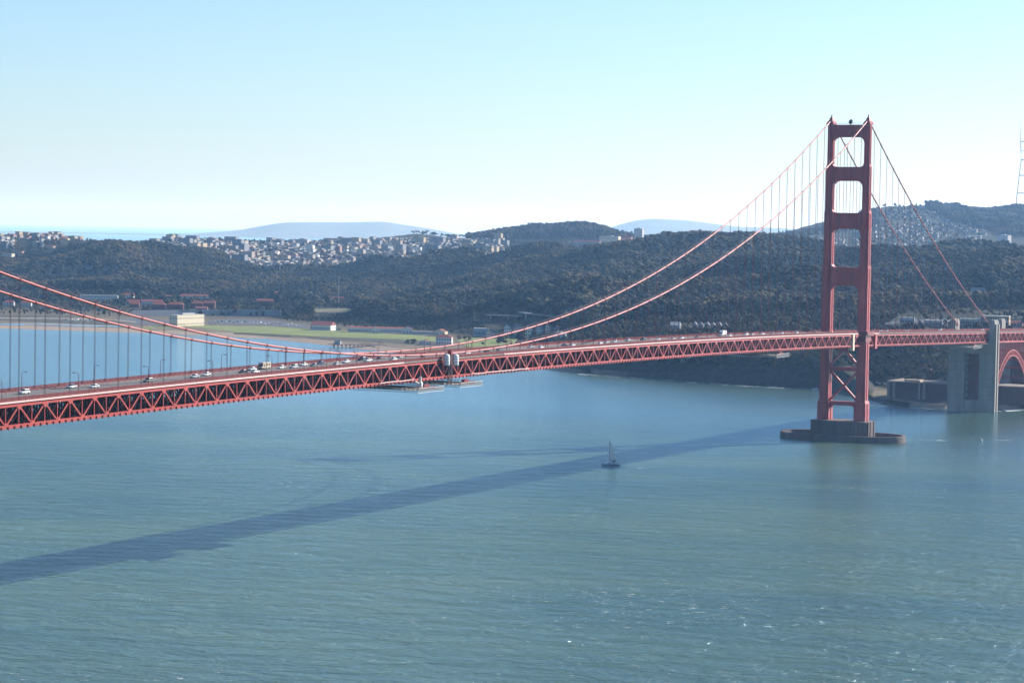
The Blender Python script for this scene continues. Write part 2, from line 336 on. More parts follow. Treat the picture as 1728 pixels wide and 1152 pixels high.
link('terrain', me, kind='structure', label='dark scrubby headland, beach flats and hills beyond the strait')

# ------------------------------------------------------------------ far hills
def ridge(name, pts, D, depth, label, col, seed):
    """a long hill: pts = picture points of its crest at distance D"""
    xs = np.linspace(pts[0][0], pts[-1][0], 160); ys = np.interp(xs, [p[0] for p in pts], [p[1] for p in pts])
    r = np.random.default_rng(seed); k = 10
    wob = np.interp(xs, np.linspace(xs[0], xs[-1], 42), r.normal(0, 1, 42))
    vv = []; n = 9
    for x, y, wb_ in zip(xs, ys, wob):
        c = at_dist(x, y, D); d = Vector((c.x-CX, c.y-CY, 0)).normalized()
        top = max(c.z + wb_*D*0.00016, 1.0)
        for q in range(n):
            f = -1 + 2*q/(n-1); h = top*(math.cos(f*math.pi)*0.5+0.5)
            p = c + d*(f*depth*(1+0.08*wb_)); vv.append((p.x, p.y, h - 0.5))
    fs = [(i*n+q, i*n+q+1, (i+1)*n+q+1, (i+1)*n+q) for i in range(len(xs)-1) for q in range(n-1)]
    mm = MB(); mm.add(vv, fs)
    return mm.build(name, col, smooth=True, kind='structure', label=label)
HILL = mat('dry_hill', (0.13, 0.13, 0.09), rough=0.95, var=0.35, scale=0.004)
ridge('hills', [(-300,402),(100,402),(250,400),(330,393),(400,388),(440,382),(480,376),(560,374),(650,374),(720,384),(770,394),(850,399),(1000,396),(1040,380),(1070,372),(1100,369),(1160,372),(1250,382),(1330,385),(1480,396),(1700,400),(2100,402)],
      30000, 3000, 'pale blue mountain ridge on the far horizon', HILL, 5)

# ------------------------------------------------------------------ water
m, t, b = nodes_of('bay_water')
geo = nd(t, 'ShaderNodeNewGeometry')
def wnoise(scale, det, sx=1.0, sy=1.0, rot=0.0, rough=0.6, dist=0.0):
    mp = nd(t, 'ShaderNodeMapping', vector_type='TEXTURE'); mp.inputs['Scale'].default_value = (sx, sy, 1); mp.inputs['Rotation'].default_value = (0, 0, rot)
    t.links.new(geo.outputs['Position'], mp.inputs[0])
    n = nd(t, 'ShaderNodeTexNoise', Scale=scale, Detail=det, Roughness=rough, Distortion=dist); t.links.new(mp.outputs[0], n.inputs['Vector']); return n.outputs[0]
R0 = 0.454                                                    # wave crests run across the strait
big = wnoise(0.0045, 4.0, 2.2, 1.0, R0-0.25, 0.55, 1.2)       # tide streaks
body = ramp(t, big, [(0.34, (0.044, 0.092, 0.072)), (0.5, (0.066, 0.118, 0.076)), (0.66, (0.092, 0.142, 0.078))])
chop = wnoise(0.36, 4.0, 1.6, 1.0, R0+0.15, 0.65)
swell = wnoise(0.085, 5.0, 1.9, 1.0, R0-0.2, 0.68, 0.8)
fine = wnoise(1.2, 2.0, 1.6, 1.0, R0+0.4, 0.5)
foamn = wnoise(0.5, 5.0, 3.0, 1.0, R0, 0.72)
foamz = wnoise(0.007, 3.0, 2.0, 1.0, R0-0.1, 0.6, 0.8)
mu = nd(t, 'ShaderNodeMath', operation='MULTIPLY_ADD'); mu.inputs[1].default_value = 0.24; t.links.new(foamz, mu.inputs[0]); t.links.new(foamn, mu.inputs[2])
foam = nd(t, 'ShaderNodeMapRange'); foam.inputs[1].default_value = 0.765; foam.inputs[2].default_value = 0.82; t.links.new(mu.outputs[0], foam.inputs[0])
fc = nd(t, 'ShaderNodeRGB'); fc.outputs[0].default_value = (0.55, 0.55, 0.50, 1)
colr = mixc(t, foam.outputs[0], body.outputs[0], fc.outputs[0])
dif = nd(t, 'ShaderNodeBsdfDiffuse'); t.links.new(colr, dif.inputs['Color'])
gls = nd(t, 'ShaderNodeBsdfGlossy'); gls.inputs['Color'].default_value = (0.69, 0.86, 1.0, 1); gls.inputs['Roughness'].default_value = 0.14
frs = nd(t, 'ShaderNodeFresnel'); frs.inputs['IOR'].default_value = 1.9
nofoam = nd(t, 'ShaderNodeMath', operation='MULTIPLY_ADD'); nofoam.inputs[1].default_value = -0.8; nofoam.inputs[2].default_value = 1.0; t.links.new(foam.outputs[0], nofoam.inputs[0])
fm = nd(t, 'ShaderNodeMath', operation='MULTIPLY'); t.links.new(frs.outputs[0], fm.inputs[0]); t.links.new(nofoam.outputs[0], fm.inputs[1])
mxs = nd(t, 'ShaderNodeMixShader'); t.links.new(fm.outputs[0], mxs.inputs[0]); t.links.new(dif.outputs[0], mxs.inputs[1]); t.links.new(gls.outputs[0], mxs.inputs[2])
t.links.new(mxs.outputs[0], t.nodes['Material Output'].inputs['Surface']); t.nodes.remove(b)
b1 = nd(t, 'ShaderNodeBump', Strength=1.0, Distance=1.5); t.links.new(chop, b1.inputs['Height'])
b2 = nd(t, 'ShaderNodeBump', Strength=1.0, Distance=3.4); t.links.new(swell, b2.inputs['Height']); t.links.new(b1.outputs[0], b2.inputs['Normal'])
b3 = nd(t, 'ShaderNodeBump', Strength=0.6, Distance=0.12); t.links.new(fine, b3.inputs['Height']); t.links.new(b2.outputs[0], b3.inputs['Normal'])
for sh_ in (dif, gls, frs): t.links.new(b3.outputs[0], sh_.inputs['Normal'])
# calmer water in the lee beyond the bridge
spw = nd(t, 'ShaderNodeSeparateXYZ'); t.links.new(geo.outputs['Position'], spw.inputs[0])
lee = nd(t, 'ShaderNodeMapRange'); lee.inputs[1].default_value = -650.0; lee.inputs[2].default_value = 150.0; lee.inputs[3].default_value = 1.0; lee.inputs[4].default_value = 0.16
t.links.new(spw.outputs[1], lee.inputs[0])
for bn in (b1, b2): t.links.new(lee.outputs[0], bn.inputs['Strength'])
WATER = m
mm = MB(); mm.add([(-45000,-2600,0),(45000,-2600,0),(45000,52000,0),(-45000,52000,0)], [(0,1,2,3)])
mm.build('water', WATER, kind='structure', label='wind rippled blue green bay water of the strait')

# ------------------------------------------------------------------ haze: one closed box of even pale air
m = bpy.data.materials.new('haze_air'); m.use_nodes = True; t = m.node_tree; t.nodes.clear()
ou = t.nodes.new('ShaderNodeOutputMaterial'); pv = t.nodes.new('ShaderNodeVolumePrincipled')
pv.inputs['Color'].default_value = (0.33, 0.60, 1.0, 1); pv.inputs['Density'].default_value = 3.0e-5; pv.inputs['Absorption Color'].default_value = (1, 1, 1, 1); pv.inputs['Anisotropy'].default_value = 0.35
t.links.new(pv.outputs[0], ou.inputs['Volume'])
mm = MB(); mm.box(-46000, 46000, -2700, 53000, -30, 572)
mm.build('haze', m, kind='stuff', label='thin bluish haze filling the air over the bay')
# ------------------------------------------------------------------ the bridge
P = 15.24
def B(u):                      # underside of the bottom chord
    return 67.0 + 7.6*(1-((u+640)/640)**2) if u <= 0 else 67.0 - 0.0262*u
def cabz(u):
    if u <= 0: return 86.5 + (229.0-86.5)*((u+640)/640)**2
    f = u/343.0; return 229.0 + (73.0-229.0)*f - 4*9.0*f*(1-f)
bridge = empty('suspension_bridge', (0, 0, 0), 0, 'vermilion steel suspension bridge with one tall portal tower crossing the strait', 'bridge')
U0, U1 = -75*P, 22*P
TW = 13.7
spans = [(U0, -7.0), (7.0, 338.0), (353.0, 760.0)]
def stations(a, b, st=P/2):
    n = max(1, int(round((b-a)/st))); return [a+(b-a)*i/n for i in range(n+1)]
def ribbon(mb, a, b, w0, w1, h0, h1, st=P):
    """a long box that follows the deck profile: h = height above B(u)"""
    us = stations(a, b, st); vs = []; fs = []
    for u in us:
        z = B(u); vs += [(w0, u, z+h0), (w1, u, z+h0), (w1, u, z+h1), (w0, u, z+h1)]
    for i in range(len(us)-1):
        k = i*4
        for q in range(4): fs.append((k+q, k+(q+1) % 4, k+4+(q+1) % 4, k+4+q))
    fs.append((0, 3, 2, 1)); k = (len(us)-1)*4; fs.append((k, k+1, k+2, k+3))
    mb.add(vs, fs)
# road deck
mb = MB()
for a, b_ in [(U0, 760.0)]: ribbon(mb, a, b_, -9.6, 9.6, 8.9, 9.55)
deck = mb.build('road_deck', ASPH, bridge)
mb = MB()
for s in (-1, 1):
    w0, w1 = sorted((s*9.6, s*13.95))
    for a, b_ in ((U0, -12.0), (12.0, 338.0), (353.0, 760.0)): ribbon(mb, a, b_, w0, w1, 8.95, 9.75)
    w0, w1 = sorted((s*9.6, s*10.0)); ribbon(mb, -11.9, 11.9, w0, w1, 8.95, 9.75)
mb.build('sidewalk', mat('sidewalk_concrete', (0.22, 0.185, 0.17), rough=0.9, var=0.2, scale=0.2), deck)
LANE = mat('lane_paint', (0.45, 0.43, 0.41), rough=0.7, var=0.2, scale=0.5)
mb = MB()
for w in (-6.4, -3.2, 0.0, 3.2, 6.4):
    u = U0
    while u < 740:
        ribbon(mb, u, u+4.5, w-0.09, w+0.09, 9.552, 9.562, 9); u += 14.0
mb.build('lane_marking', LANE, deck, kind='stuff')
# sidewalk wrap platforms round the tower legs
# rails: outer railings with pickets, inner kerb rails
def railing(name, w, h, spansr, matl, pick=0.3, parent=deck):
    mb = MB()
    for a, b_ in spansr:
        ribbon(mb, a, b_, w-0.07, w+0.07, 9.75+h-0.14, 9.75+h)
        ribbon(mb, a, b_, w-0.05, w+0.05, 9.80, 9.92)
        u = a
        while u < b_:
            z = B(u)+9.75; mb.box(w-0.03, w+0.03, u, u+0.17, z, z+h-0.14); u += pick
        u = a
        while u < b_:
            z = B(u)+9.75; mb.box(w-0.12, w+0.12, u-0.14, u+0.14, z, z+h+0.06); u += P/4
    return mb.build(name, matl, parent, kind='stuff')
railing('railing', 14.0, 1.35, [(U0, -12), (12, 338), (353, 760)], REDDARK)
railing('railing', -14.0, 1.35, [(U0, -12), (12, 338), (353, 760)], REDDARK)
mb = MB()
for s in (-1, 1):
    w0, w1 = sorted((s*9.75, s*9.95))
    ribbon(mb, U0, 760, w0, w1, 10.15, 10.4)
    u = U0
    while u < 760:
        z = B(u)+9.5; mb.box(w0, w1, u, u+0.2, z, z+0.75); u += P/4
mb.build('guard_rail', REDDARK, deck, kind='stuff')
# edge under the near railing, the sun's glint painted in pale; none where the crew works
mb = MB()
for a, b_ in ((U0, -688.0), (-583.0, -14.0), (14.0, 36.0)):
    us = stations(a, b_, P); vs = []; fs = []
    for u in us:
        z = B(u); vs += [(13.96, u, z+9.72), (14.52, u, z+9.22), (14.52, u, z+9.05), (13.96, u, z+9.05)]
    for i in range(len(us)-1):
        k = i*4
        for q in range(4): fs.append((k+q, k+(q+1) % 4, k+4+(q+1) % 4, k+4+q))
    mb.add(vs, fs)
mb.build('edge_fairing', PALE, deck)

# stiffening trusses -------------------------------------------------
UNIT = MB().box(-.5, .5, -.5, .5, 0, 1).mesh('strut_unit', RED)
def member(name, p, q, a, b_, parent):
    p = Vector(p); q = Vector(q); d = q-p
    o = bpy.data.objects.new(name, UNIT); COL.objects.link(o); o.parent = parent
    o.location = p; o.rotation_mode = 'QUATERNION'; o.rotation_quaternion = d.to_track_quat('Z', 'X')
    o.scale = (a, b_, d.length); return o
def truss(w, individual):
    mb = MB(); s = 1 if w > 0 else -1
    for a, b_ in spans:
        ribbon(mb, a, b_, w-0.45, w+0.45, 0.0, 1.35); ribbon(mb, a, b_, w-0.45, w+0.45, 7.75, 8.6)
        for u in stations(a, b_, P):      # gusset plates at the panel points
            k = round(u/P)*P
            if a+1 < k < b_-1:
                z = B(k); mb.prism([(k-1.6, z+7.8), (k+1.6, z+7.8), (k+0.7, z+6.6), (k-0.7, z+6.6)], 'x', w-0.48, w+0.48)
            k2 = k+P/2
            if a+1 < k2 < b_-1:
                z = B(k2); mb.prism([(k2-1.5, z+1.3), (k2+1.5, z+1.3), (k2+0.6, z+2.1), (k2-0.6, z+2.1)], 'x', w-0.48, w+0.48)
    tr = mb.build('stiffening_truss', RED, bridge)
    web = MB()
    for a, b_ in spans:
        k0 = int(math.ceil((a+2)/(P/2))); k1 = int(math.floor((b_-2)/(P/2)))
        for k in range(k0, k1+1):
            u = k*P/2; z = B(u); ind = individual and u < 340
            if ind: member('vertical', (w, u, z+1.3), (w, u, z+7.8), 0.34, 0.34, tr)
            else: web.bar((w, u, z+1.3), (w, u, z+7.8), 0.34)
            if k < k1:
                u2 = (k+1)*P/2; z2 = B(u2)
                p, q = ((w, u, z+8.0), (w, u2, z2+0.9)) if k % 2 == 0 else ((w, u, z+0.9), (w, u2, z2+8.0))
                if ind: member('diagonal', p, q, 0.62, 0.55, tr)
                else: web.bar(p, q, 0.6)
    if web.v: web.build('truss_web', RED, tr, kind='stuff')
    return tr
trW = truss(TW, True); trE = truss(-TW, False)
mb = MB()                                                   # brackets along the bottom chord
for a, b_ in spans[:2]:
    u = a+1
    while u < b_-1:
        z = B(u); mb.box(TW+0.45, TW+0.85, u-0.16, u+0.16, z-0.35, z+0.85); u += P/4
mb.build('bottom_bracket', REDDARK, trW, kind='stuff')
# cross frames under the road
fr = MB()
fr.box(-13.2, 13.2, -.22, .22, 7.2, 8.9); fr.box(-13.2, 13.2, -.3, .3, 0.25, 1.1)
for w in (-10.2, -6.8, -3.4, 0, 3.4, 6.8, 10.2): fr.box(w-.25, w+.25, -.2, .2, 1.1, 7.2)
for i, w in enumerate((-13.2, -10.2, -6.8, -3.4, 0, 3.4, 6.8, 10.2)):
    w2 = (-10.2, -6.8, -3.4, 0, 3.4, 6.8, 10.2, 13.2)[i]
    fr.bar((w, 0, 1.0 if i % 2 else 7.3), (w2, 0, 7.3 if i % 2 else 1.0), .5, .3)
frm = fr.mesh('cross_frame', mat('shade_darkened_red', (0.07, 0.015, 0.013), rough=.7, var=.3, scale=.3))  # bridge red with the shade under the road put into the colour
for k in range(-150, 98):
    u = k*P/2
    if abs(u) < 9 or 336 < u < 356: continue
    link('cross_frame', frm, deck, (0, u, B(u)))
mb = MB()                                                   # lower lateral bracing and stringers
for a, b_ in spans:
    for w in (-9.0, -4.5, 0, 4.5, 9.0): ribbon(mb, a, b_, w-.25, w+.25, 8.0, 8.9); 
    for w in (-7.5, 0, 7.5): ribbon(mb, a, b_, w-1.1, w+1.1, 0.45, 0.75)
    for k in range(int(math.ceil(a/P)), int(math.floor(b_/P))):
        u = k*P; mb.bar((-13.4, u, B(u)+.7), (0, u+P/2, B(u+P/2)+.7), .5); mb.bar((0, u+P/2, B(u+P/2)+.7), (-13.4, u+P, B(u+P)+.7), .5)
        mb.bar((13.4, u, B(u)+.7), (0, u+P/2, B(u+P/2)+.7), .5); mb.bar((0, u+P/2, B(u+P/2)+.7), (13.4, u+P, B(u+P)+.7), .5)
mb.build('lateral_bracing', MATS['shade_darkened_red'], deck, kind='stuff')  # same red, darkened in colour for the shaded interior
mb = MB()                                                   # service hatches hung inside the side span truss
for k in range(4, 22, 2):
    u = k*P+2; z = B(u); mb.box(13.0, 13.25, u, u+5.5, z+4.9, z+5.5)
mb.build('service_walk', PALE, trW, kind='stuff')

# main cables and suspenders ------------------------------------------
rope = MB()
for dx, dy in ((-.14, -.22), (.14, -.22), (-.14, .22), (.14, .22)): rope.tube([(dx, dy, 0), (dx, dy, 1)], 0.045, 5)
ropem = rope.mesh('suspender', ROPE)
bandm = MB().lathe([(0.50, -0.55), (0.60, -0.5), (0.60, 0.5), (0.50, 0.55)], 10).mesh('cable_band', REDDARK, smooth=True)
for s in (1, -1):
    w = s*TW
    pts = [(w, u, cabz(u)) for u in np.linspace(U0, 0, 180)] + [(w, u, cabz(u)) for u in np.linspace(6, 345, 50)]
    mbc = MB().tube(pts, 0.47, 10)
    cab = mbc.build('main_cable', CABLE, bridge, smooth=True)
    hr = MB()                                            # hand ropes over the cable
    for side in (-.55, .55):
        hr.tube([(w+side, u, cabz(u)+1.35) for u in np.linspace(U0, -3, 150)], 0.035, 4)
        hr.tube([(w+side, u, cabz(u)+1.35) for u in np.linspace(3, 340, 40)], 0.035, 4)
    for k in range(-75, 23):
        if k == 0: continue
        u = k*P; hr.bar((w-.55, u, cabz(u)), (w-.55, u, cabz(u)+1.35), .05); hr.bar((w+.55, u, cabz(u)), (w+.55, u, cabz(u)+1.35), .05)
    hr.build('hand_rope', ROPE, cab, kind='stuff')
    for k in range(-75, 22):
        if k == 0: continue
        u = k*P; z0 = B(u)+8.6; z1 = cabz(u)
        if z1-z0 < 0.8: continue
        link('suspender', ropem, cab, (w, u, z0)).scale = (1, 1, z1-z0)
        o = link('cable_band', bandm, cab, (w, u, z1))
        o.rotation_mode = 'QUATERNION'; o.rotation_quaternion = Vector((0, 1, (cabz(u+1)-cabz(u-1))/2)).to_track_quat('Z', 'X')

# tower ----------------------------------------------------------------
TIERS = [(13.8, 27.0, 8.6, 13.0), (27.0, 79.0, 6.9, 10.6), (79.0, 124.0, 6.9, 10.0), (124.0, 163.0, 6.2, 9.2), (163.0, 196.0, 5.2, 8.4), (196.0, 225.5, 4.2, 7.4)]
def leg_w(z):
    for a, b_, W, L in TIERS:
        if a <= z <= b_: return W
    return 4.2
for s in (-1, 1):
    mb = MB(); c = s*TW
    for i, (a, b_, W, L) in enumerate(TIERS):
        e = 0.0
        mb.box(c-W/2, c+W/2, -(L/2-1.7), (L/2-1.7), a, b_-0.6)                          # broad body
        mb.box(c-W/2+1.15, c+W/2-1.15, -(L/2-.8), (L/2-.8), a+.001, b_-0.25)            # stepped fin
        mb.box(c-W/2+1.9, c+W/2-1.9, -L/2, L/2, a+.002, b_)                              # middle fin
        if i+1 < len(TIERS):                                                             # chamfered setback
            W2, L2 = TIERS[i+1][2], TIERS[i+1][3]
            mb.frustum(c-W/2+.02, c+W/2-.02, -(L/2-1.72), (L/2-1.72), b_-0.6, c-W2/2, c+W2/2, -(L2/2-1.7), L2/2-1.7, b_+1.6)
    leg = mb.build('tower_leg', REDTOWER, bridge)
    sm_ = MB()
    for (a, b_, W, L) in TIERS:
        z = a+5.0
        while z < b_-4: sm_.box(c-W/2-.05, c+W/2+.05, -(L/2-1.66), L/2-1.66, z, z+.22); sm_.box(c-W/2+1.85, c+W/2-1.85, -L/2-.05, L/2+.05, z, z+.22); z += 6.4
        for k in (-1, 1):
            sm_.box(c+k*(W/2+.12)-.12, c+k*(W/2+.12)+.12, -1.1, -.5, a, b_-.8); sm_.box(c+k*(W/2+.12)-.12, c+k*(W/2+.12)+.12, .5, 1.1, a, b_-.8)
    sm_.build('plate_seam', REDTOWER, leg)
    mb = MB()                                                                            # saddle housing and beacon
    mb.box(c-2.6, c+2.6, -4.4, 4.4, 225.5, 226.6); mb.box(c-2.2, c+2.2, -3.8, 3.8, 226.6, 227.6)
    mb.frustum(c-1.7, c+1.7, -3.0, 3.0, 227.6, c-.7, c+.7, -.8, .8, 230.6)
    mb.build('saddle_housing', REDTOWER, leg)
    MB().lathe([(.75, 0), (.55, .4), (.5, 1.5), (.2, 2.2)], 10, (c, 0, 230.6)).build('beacon', mat('beacon_glass', (0.16,0.17,0.16), rough=.3) if s < 0 else MATS['beacon_glass'], leg)
    mb = MB()                                                                            # deck level collar round the leg
    W = 6.9; z = B(0)+8.7
    mb.box(c+s*.0-W/2-2.2 if s < 0 else c-W/2+0.02, c+W/2-.02 if s < 0 else c+W/2+2.2, -7.6, 7.6, z, z+1.2)
    mb.box(c-W/2-.4, c+W/2+.4, -6.0, 6.0, z-5.2, z)
    mb.build('leg_collar', REDDARK, leg)
    mb = MB()
    for (wa, wb_, ua, ub) in ((c-W/2-2.2, c+W/2+2.2, -7.6, -7.45), (c-W/2-2.2, c+W/2+2.2, 7.45, 7.6)):
        mb.box(min(wa, wb_) if s < 0 else c-W/2, c+W/2 if s < 0 else wb_, ua, ub, z+1.2, z+2.4)
    mb.box(*( (c-W/2-2.2, c-W/2-2.05) if s < 0 else (c+W/2+2.05, c+W/2+2.2)), -7.4, 7.4, z+1.2, z+2.4)
    mb.build('leg_railing', REDDARK, leg)
def fillet(cx_, cz_, r, a0, a1, n=7):
    return [(cx_+r*math.cos(a0+(a1-a0)*i/n), cz_+r*math.sin(a0+(a1-a0)*i/n)) for i in range(n+1)]
def strut(z0, z1, rb, rtop, th):
    h0 = TW-leg_w(z0-1)/2; h1 = TW-leg_w(z1+1)/2
    poly = []
    if rb:                                                       # lower corners curve down onto the legs
        poly += [(-h0-.3, z0-rb), (-h0, z0-rb)] + fillet(-h0+rb, z0-rb, rb, math.pi, math.pi/2)[1:] + fillet(h0-rb, z0-rb, rb, math.pi/2, 0)[:-1] + [(h0, z0-rb), (h0+.3, z0-rb)]
    else: poly += [(-h0-.3, z0), (h0+.3, z0)]
    if rtop: poly += [(h1+.3, z1+rtop), (h1, z1+rtop)] + fillet(h1-rtop, z1+rtop, rtop, 0, -math.pi/2)[1:] + fillet(-h1+rtop, z1+rtop, rtop, -math.pi/2, -math.pi)[:-1] + [(-h1, z1+rtop), (-h1-.3, z1+rtop)]
    else: poly += [(h1+.3, z1), (-h1-.3, z1)]
    o = MB().prism(poly, 'y', -th/2, th/2).build('portal_strut', REDTOWER, bridge)
    fl = MB(); w = -h0+2.6
    while w < h0-2.4:
        fl.box(w-.32, w+.32, -th/2-.28, -th/2-.002, z0+1.1, z1-1.1); w += 1.45
    fl.box(-h0+1.2, h0-1.2, -th/2-.4, -th/2-.001, z1-1.0, z1-.3); fl.box(-h0+1.2, h0-1.2, -th/2-.4, -th/2-.001, z0+.3, z0+1.0)
    fl.build('fluting', REDTOWER, o)
strut(216.4, 225.2, 4.2, 0, 4.6); strut(185.2, 195.2, 4.4, 2.6, 5.2); strut(151.0, 162.4, 4.4, 2.8, 5.6); strut(110.5, 123.4, 5.0, 2.8, 6.0)
hb = TW-6.9/2+.2
def xbrace(z0, z1, w):
    for s in (-1, 1):
        o = MB().bar((-hb, s*2.2, z0 if s < 0 else z1), (hb, s*2.2, z1 if s < 0 else z0), 1.5, 1.9, up=(0, 1, 0)).build('cross_brace', REDTOWER, bridge)
for (z0, z1) in ((52.5, 77.0), (27.5, 49.0)):
    for s in (-1, 1):
        MB().bar((-s*hb, -.75*s, z0), (s*hb, -.75*s, z1), 1.5, 2.1, up=(0, 1, 0)).build('cross_brace', REDTOWER, bridge)
for (z0, z1) in ((49.4, 52.0), (24.4, 27.4), (64.5, 66.6)): MB().box(-hb, hb, -2.6, 2.6, z0, z1).build('tower_cross_beam', REDTOWER, bridge)
mb = MB()
for s in (-1, 1):
    mb.prism([(s*hb, 24.4), (s*(hb-3), 24.4), (s*hb, 20.5)], 'y', -2.4, 2.4)
mb.build('knee_gusset', REDTOWER, bridge)
# top of the tower: railing, dish, thin mast
mb = MB(); z = 225.2
for w in np.arange(-10.5, 10.6, 1.5): mb.box(w-.05, w+.05, -2.2, -2.1, z, z+1.25)
mb.box(-11, 11, -2.24, -2.06, z+1.15, z+1.28); mb.box(-11, 11, 2.06, 2.24, z+1.15, z+1.28)
mb.build('tower_railing', STEEL, bridge)
mb = MB().lathe([(0.3, -.6), (1.25, -.45), (1.75, -.1), (1.75, .1), (1.2, .5), (.3, .7)], 18)
dish = mb.build('radar_drum', DARKM, bridge, (0.6, -0.4, 227.4), smooth=False); dish.rotation_euler = (math.radians(80), 0, math.radians(-20))
MB().box(-.18, .18, -.18, .18, -2.3, -1.2).build('drum_post', DARKM, bridge, (0.6, -0.4, 227.4))
MB().tube([(0.8, 0.6, 225.2), (0.8, 0.6, 235.5)], [.10, .04], 5).build('antenna_mast', STEEL, bridge)
# pier and fender
mb = MB()
mb.box(-20.5, 20.5, -9.2, 9.2, 1.0, 13.6); mb.box(-19.2, 19.2, -10.6, 10.6, 1.0, 13.8)
pier = mb.build('tower_pier', CONCP, bridge)
for s in (-1, 1):
    for (wa, wb_, u0, u1) in ((20.5, 21.7, -7.6, -5.0), (20.5, 21.7, -2.6, 2.6), (20.5, 21.7, 5.0, 7.6)):
        a, b_ = sorted((s*wa, s*wb_)); MB().box(a, b_, u0, u1, 1.0, 13.4).build('pilaster', CONCP, pier)
for w in (-15.5, -8.0, 0.0, 8.0, 15.5):
    MB().box(w-1.2, w+1.2, -11.2, -10.6, 1.0, 13.2).build('pilaster', CONCP, pier)
n = 72; vs = []; fs = []
for (a, b_, z) in ((46.2, 24.0, -3), (45.7, 23.6, 4.4), (43.6, 21.5, 4.4), (43.0, 21.0, 0.3)):
    for k in range(n):
        t_ = 2*math.pi*k/n; ca, sa = math.cos(t_), math.sin(t_)
        e = 2/2.5; vs.append((a*math.copysign(abs(ca)**e, ca), b_*math.copysign(abs(sa)**e, sa), z))
for i in range(3):
    for k in range(n): fs.append((i*n+k, i*n+(k+1) % n, (i+1)*n+(k+1) % n, (i+1)*n+k))
fs.append(tuple(3*n+k for k in range(n)))
MB().add(vs, fs).build('fender_wall', CONCP, bridge)
# housings at the truss ends beside the tower
MB().box(11.6, 15.2, -27.5, -24.0, B(-25)-2.4, B(-25)+9.2).build('end_housing', CREAM, bridge)
MB().box(11.6, 15.2, 24.0, 28.5, B(26)-1.6, B(26)+8.7).build('end_housing', RED, bridge)

# concrete pylon at the far shore ---------------------------------------
def make_pylon(u0, u1, dz):
    mb = MB()
    mb.box(6.6, 19.0, u0, u1, -1, 57.0+dz); mb.box(-19.4, -6.2, u0, u1, -1, 57.0+dz)
    mb.box(-6.2, 6.6, u0+.4, u1-.4, 48.5+dz, 57.0+dz); mb.box(-6.2, 6.6, u0+.8, u1-.8, -1, 9.5)
    pyl = mb.build('pylon', CONC, bridge)
    for s in (-1, 1):
        a, b_ = sorted((s*14.6, s*19.2))
        MB().box(a, b_, u0-.3, u1+.3, 57.0+dz, 76.0+dz).box(a+.5, b_-.5, u0+.3, u1-.3, 76.0+dz, 77.4+dz).build('pylon_shaft', CONC, pyl)
        a, b_ = sorted((s*19.0, s*20.4))
        for (p0, p1) in ((u0+1.0, u0+4.2), (u1-4.2, u1-1.0)):
            MB().box(a, b_, p0, p1, -1, 74.0+dz).build('pylon_rib', CONC, pyl)
    MB().box(-6.2, 6.6, u1-3.2, u1-2.4, 9.5, 48.5+dz).build('inner_wall', BRICKRED, pyl)
    for z in np.arange(12, 47, 5.2):
        MB().box(-5.9, -4.4, u0+4.6, u0+7.4, z, z+3.2).build('inner_bracket', CONC, pyl)
    mb = MB()
    for z in np.arange(14, 56, 7.0): mb.box(-19.45, 19.05, u0-.05, u0-.003, z, z+.18)
    mb.build('board_line', CONCP, pyl)
make_pylon(338.5, 351.0, 0.0)
make_pylon(490.0, 502.0, -3.8)
# steel arch beyond the pylon
UC = 420.0
def ao(d): return 49.2-15*(d/41)**2
def ai(d): return 44.6-17.6*(d/41)**2
for s in (-1, 1):
    w = s*TW; mb = MB(); ds = np.linspace(-56, 56, 33)
    for fz, th in ((ao, 1.0), (ai, 1.0)):
        for i in range(len(ds)-1):
            mb.bar((w, UC+ds[i], fz(ds[i])), (w, UC+ds[i+1], fz(ds[i+1])), .9, th)
    arch = mb.build('arch_rib', CABLE, bridge)
    mb = MB()
    for i in range(len(ds)-1):
        a, b_ = (ao, ai) if i % 2 else (ai, ao)
        mb.bar((w, UC+ds[i], a(ds[i])), (w, UC+ds[i+1], b_(ds[i+1])), .45); mb.bar((w, UC+ds[i], ao(ds[i])), (w, UC+ds[i], ai(ds[i])), .4)
    mb.build('arch_lacing', RED, arch, kind='stuff')
    for d in np.arange(-56, 57, 5.6):
        z0 = ao(d); z1 = B(UC+d)
        if z1-z0 > .5: MB().bar((w, UC+d, z0), (w, UC+d, z1+.1), .5, .5).build('spandrel_column', RED, arch)
mb = MB()
for d in np.arange(-56, 57, 11.2): mb.bar((-TW, UC+d, ao(d)), (TW, UC+d, ao(d)), .6); mb.bar((-TW, UC+d, ai(d)), (TW, UC+d, ai(d)), .6)
mb.build('arch_cross_beam', RED, bridge, kind='stuff')
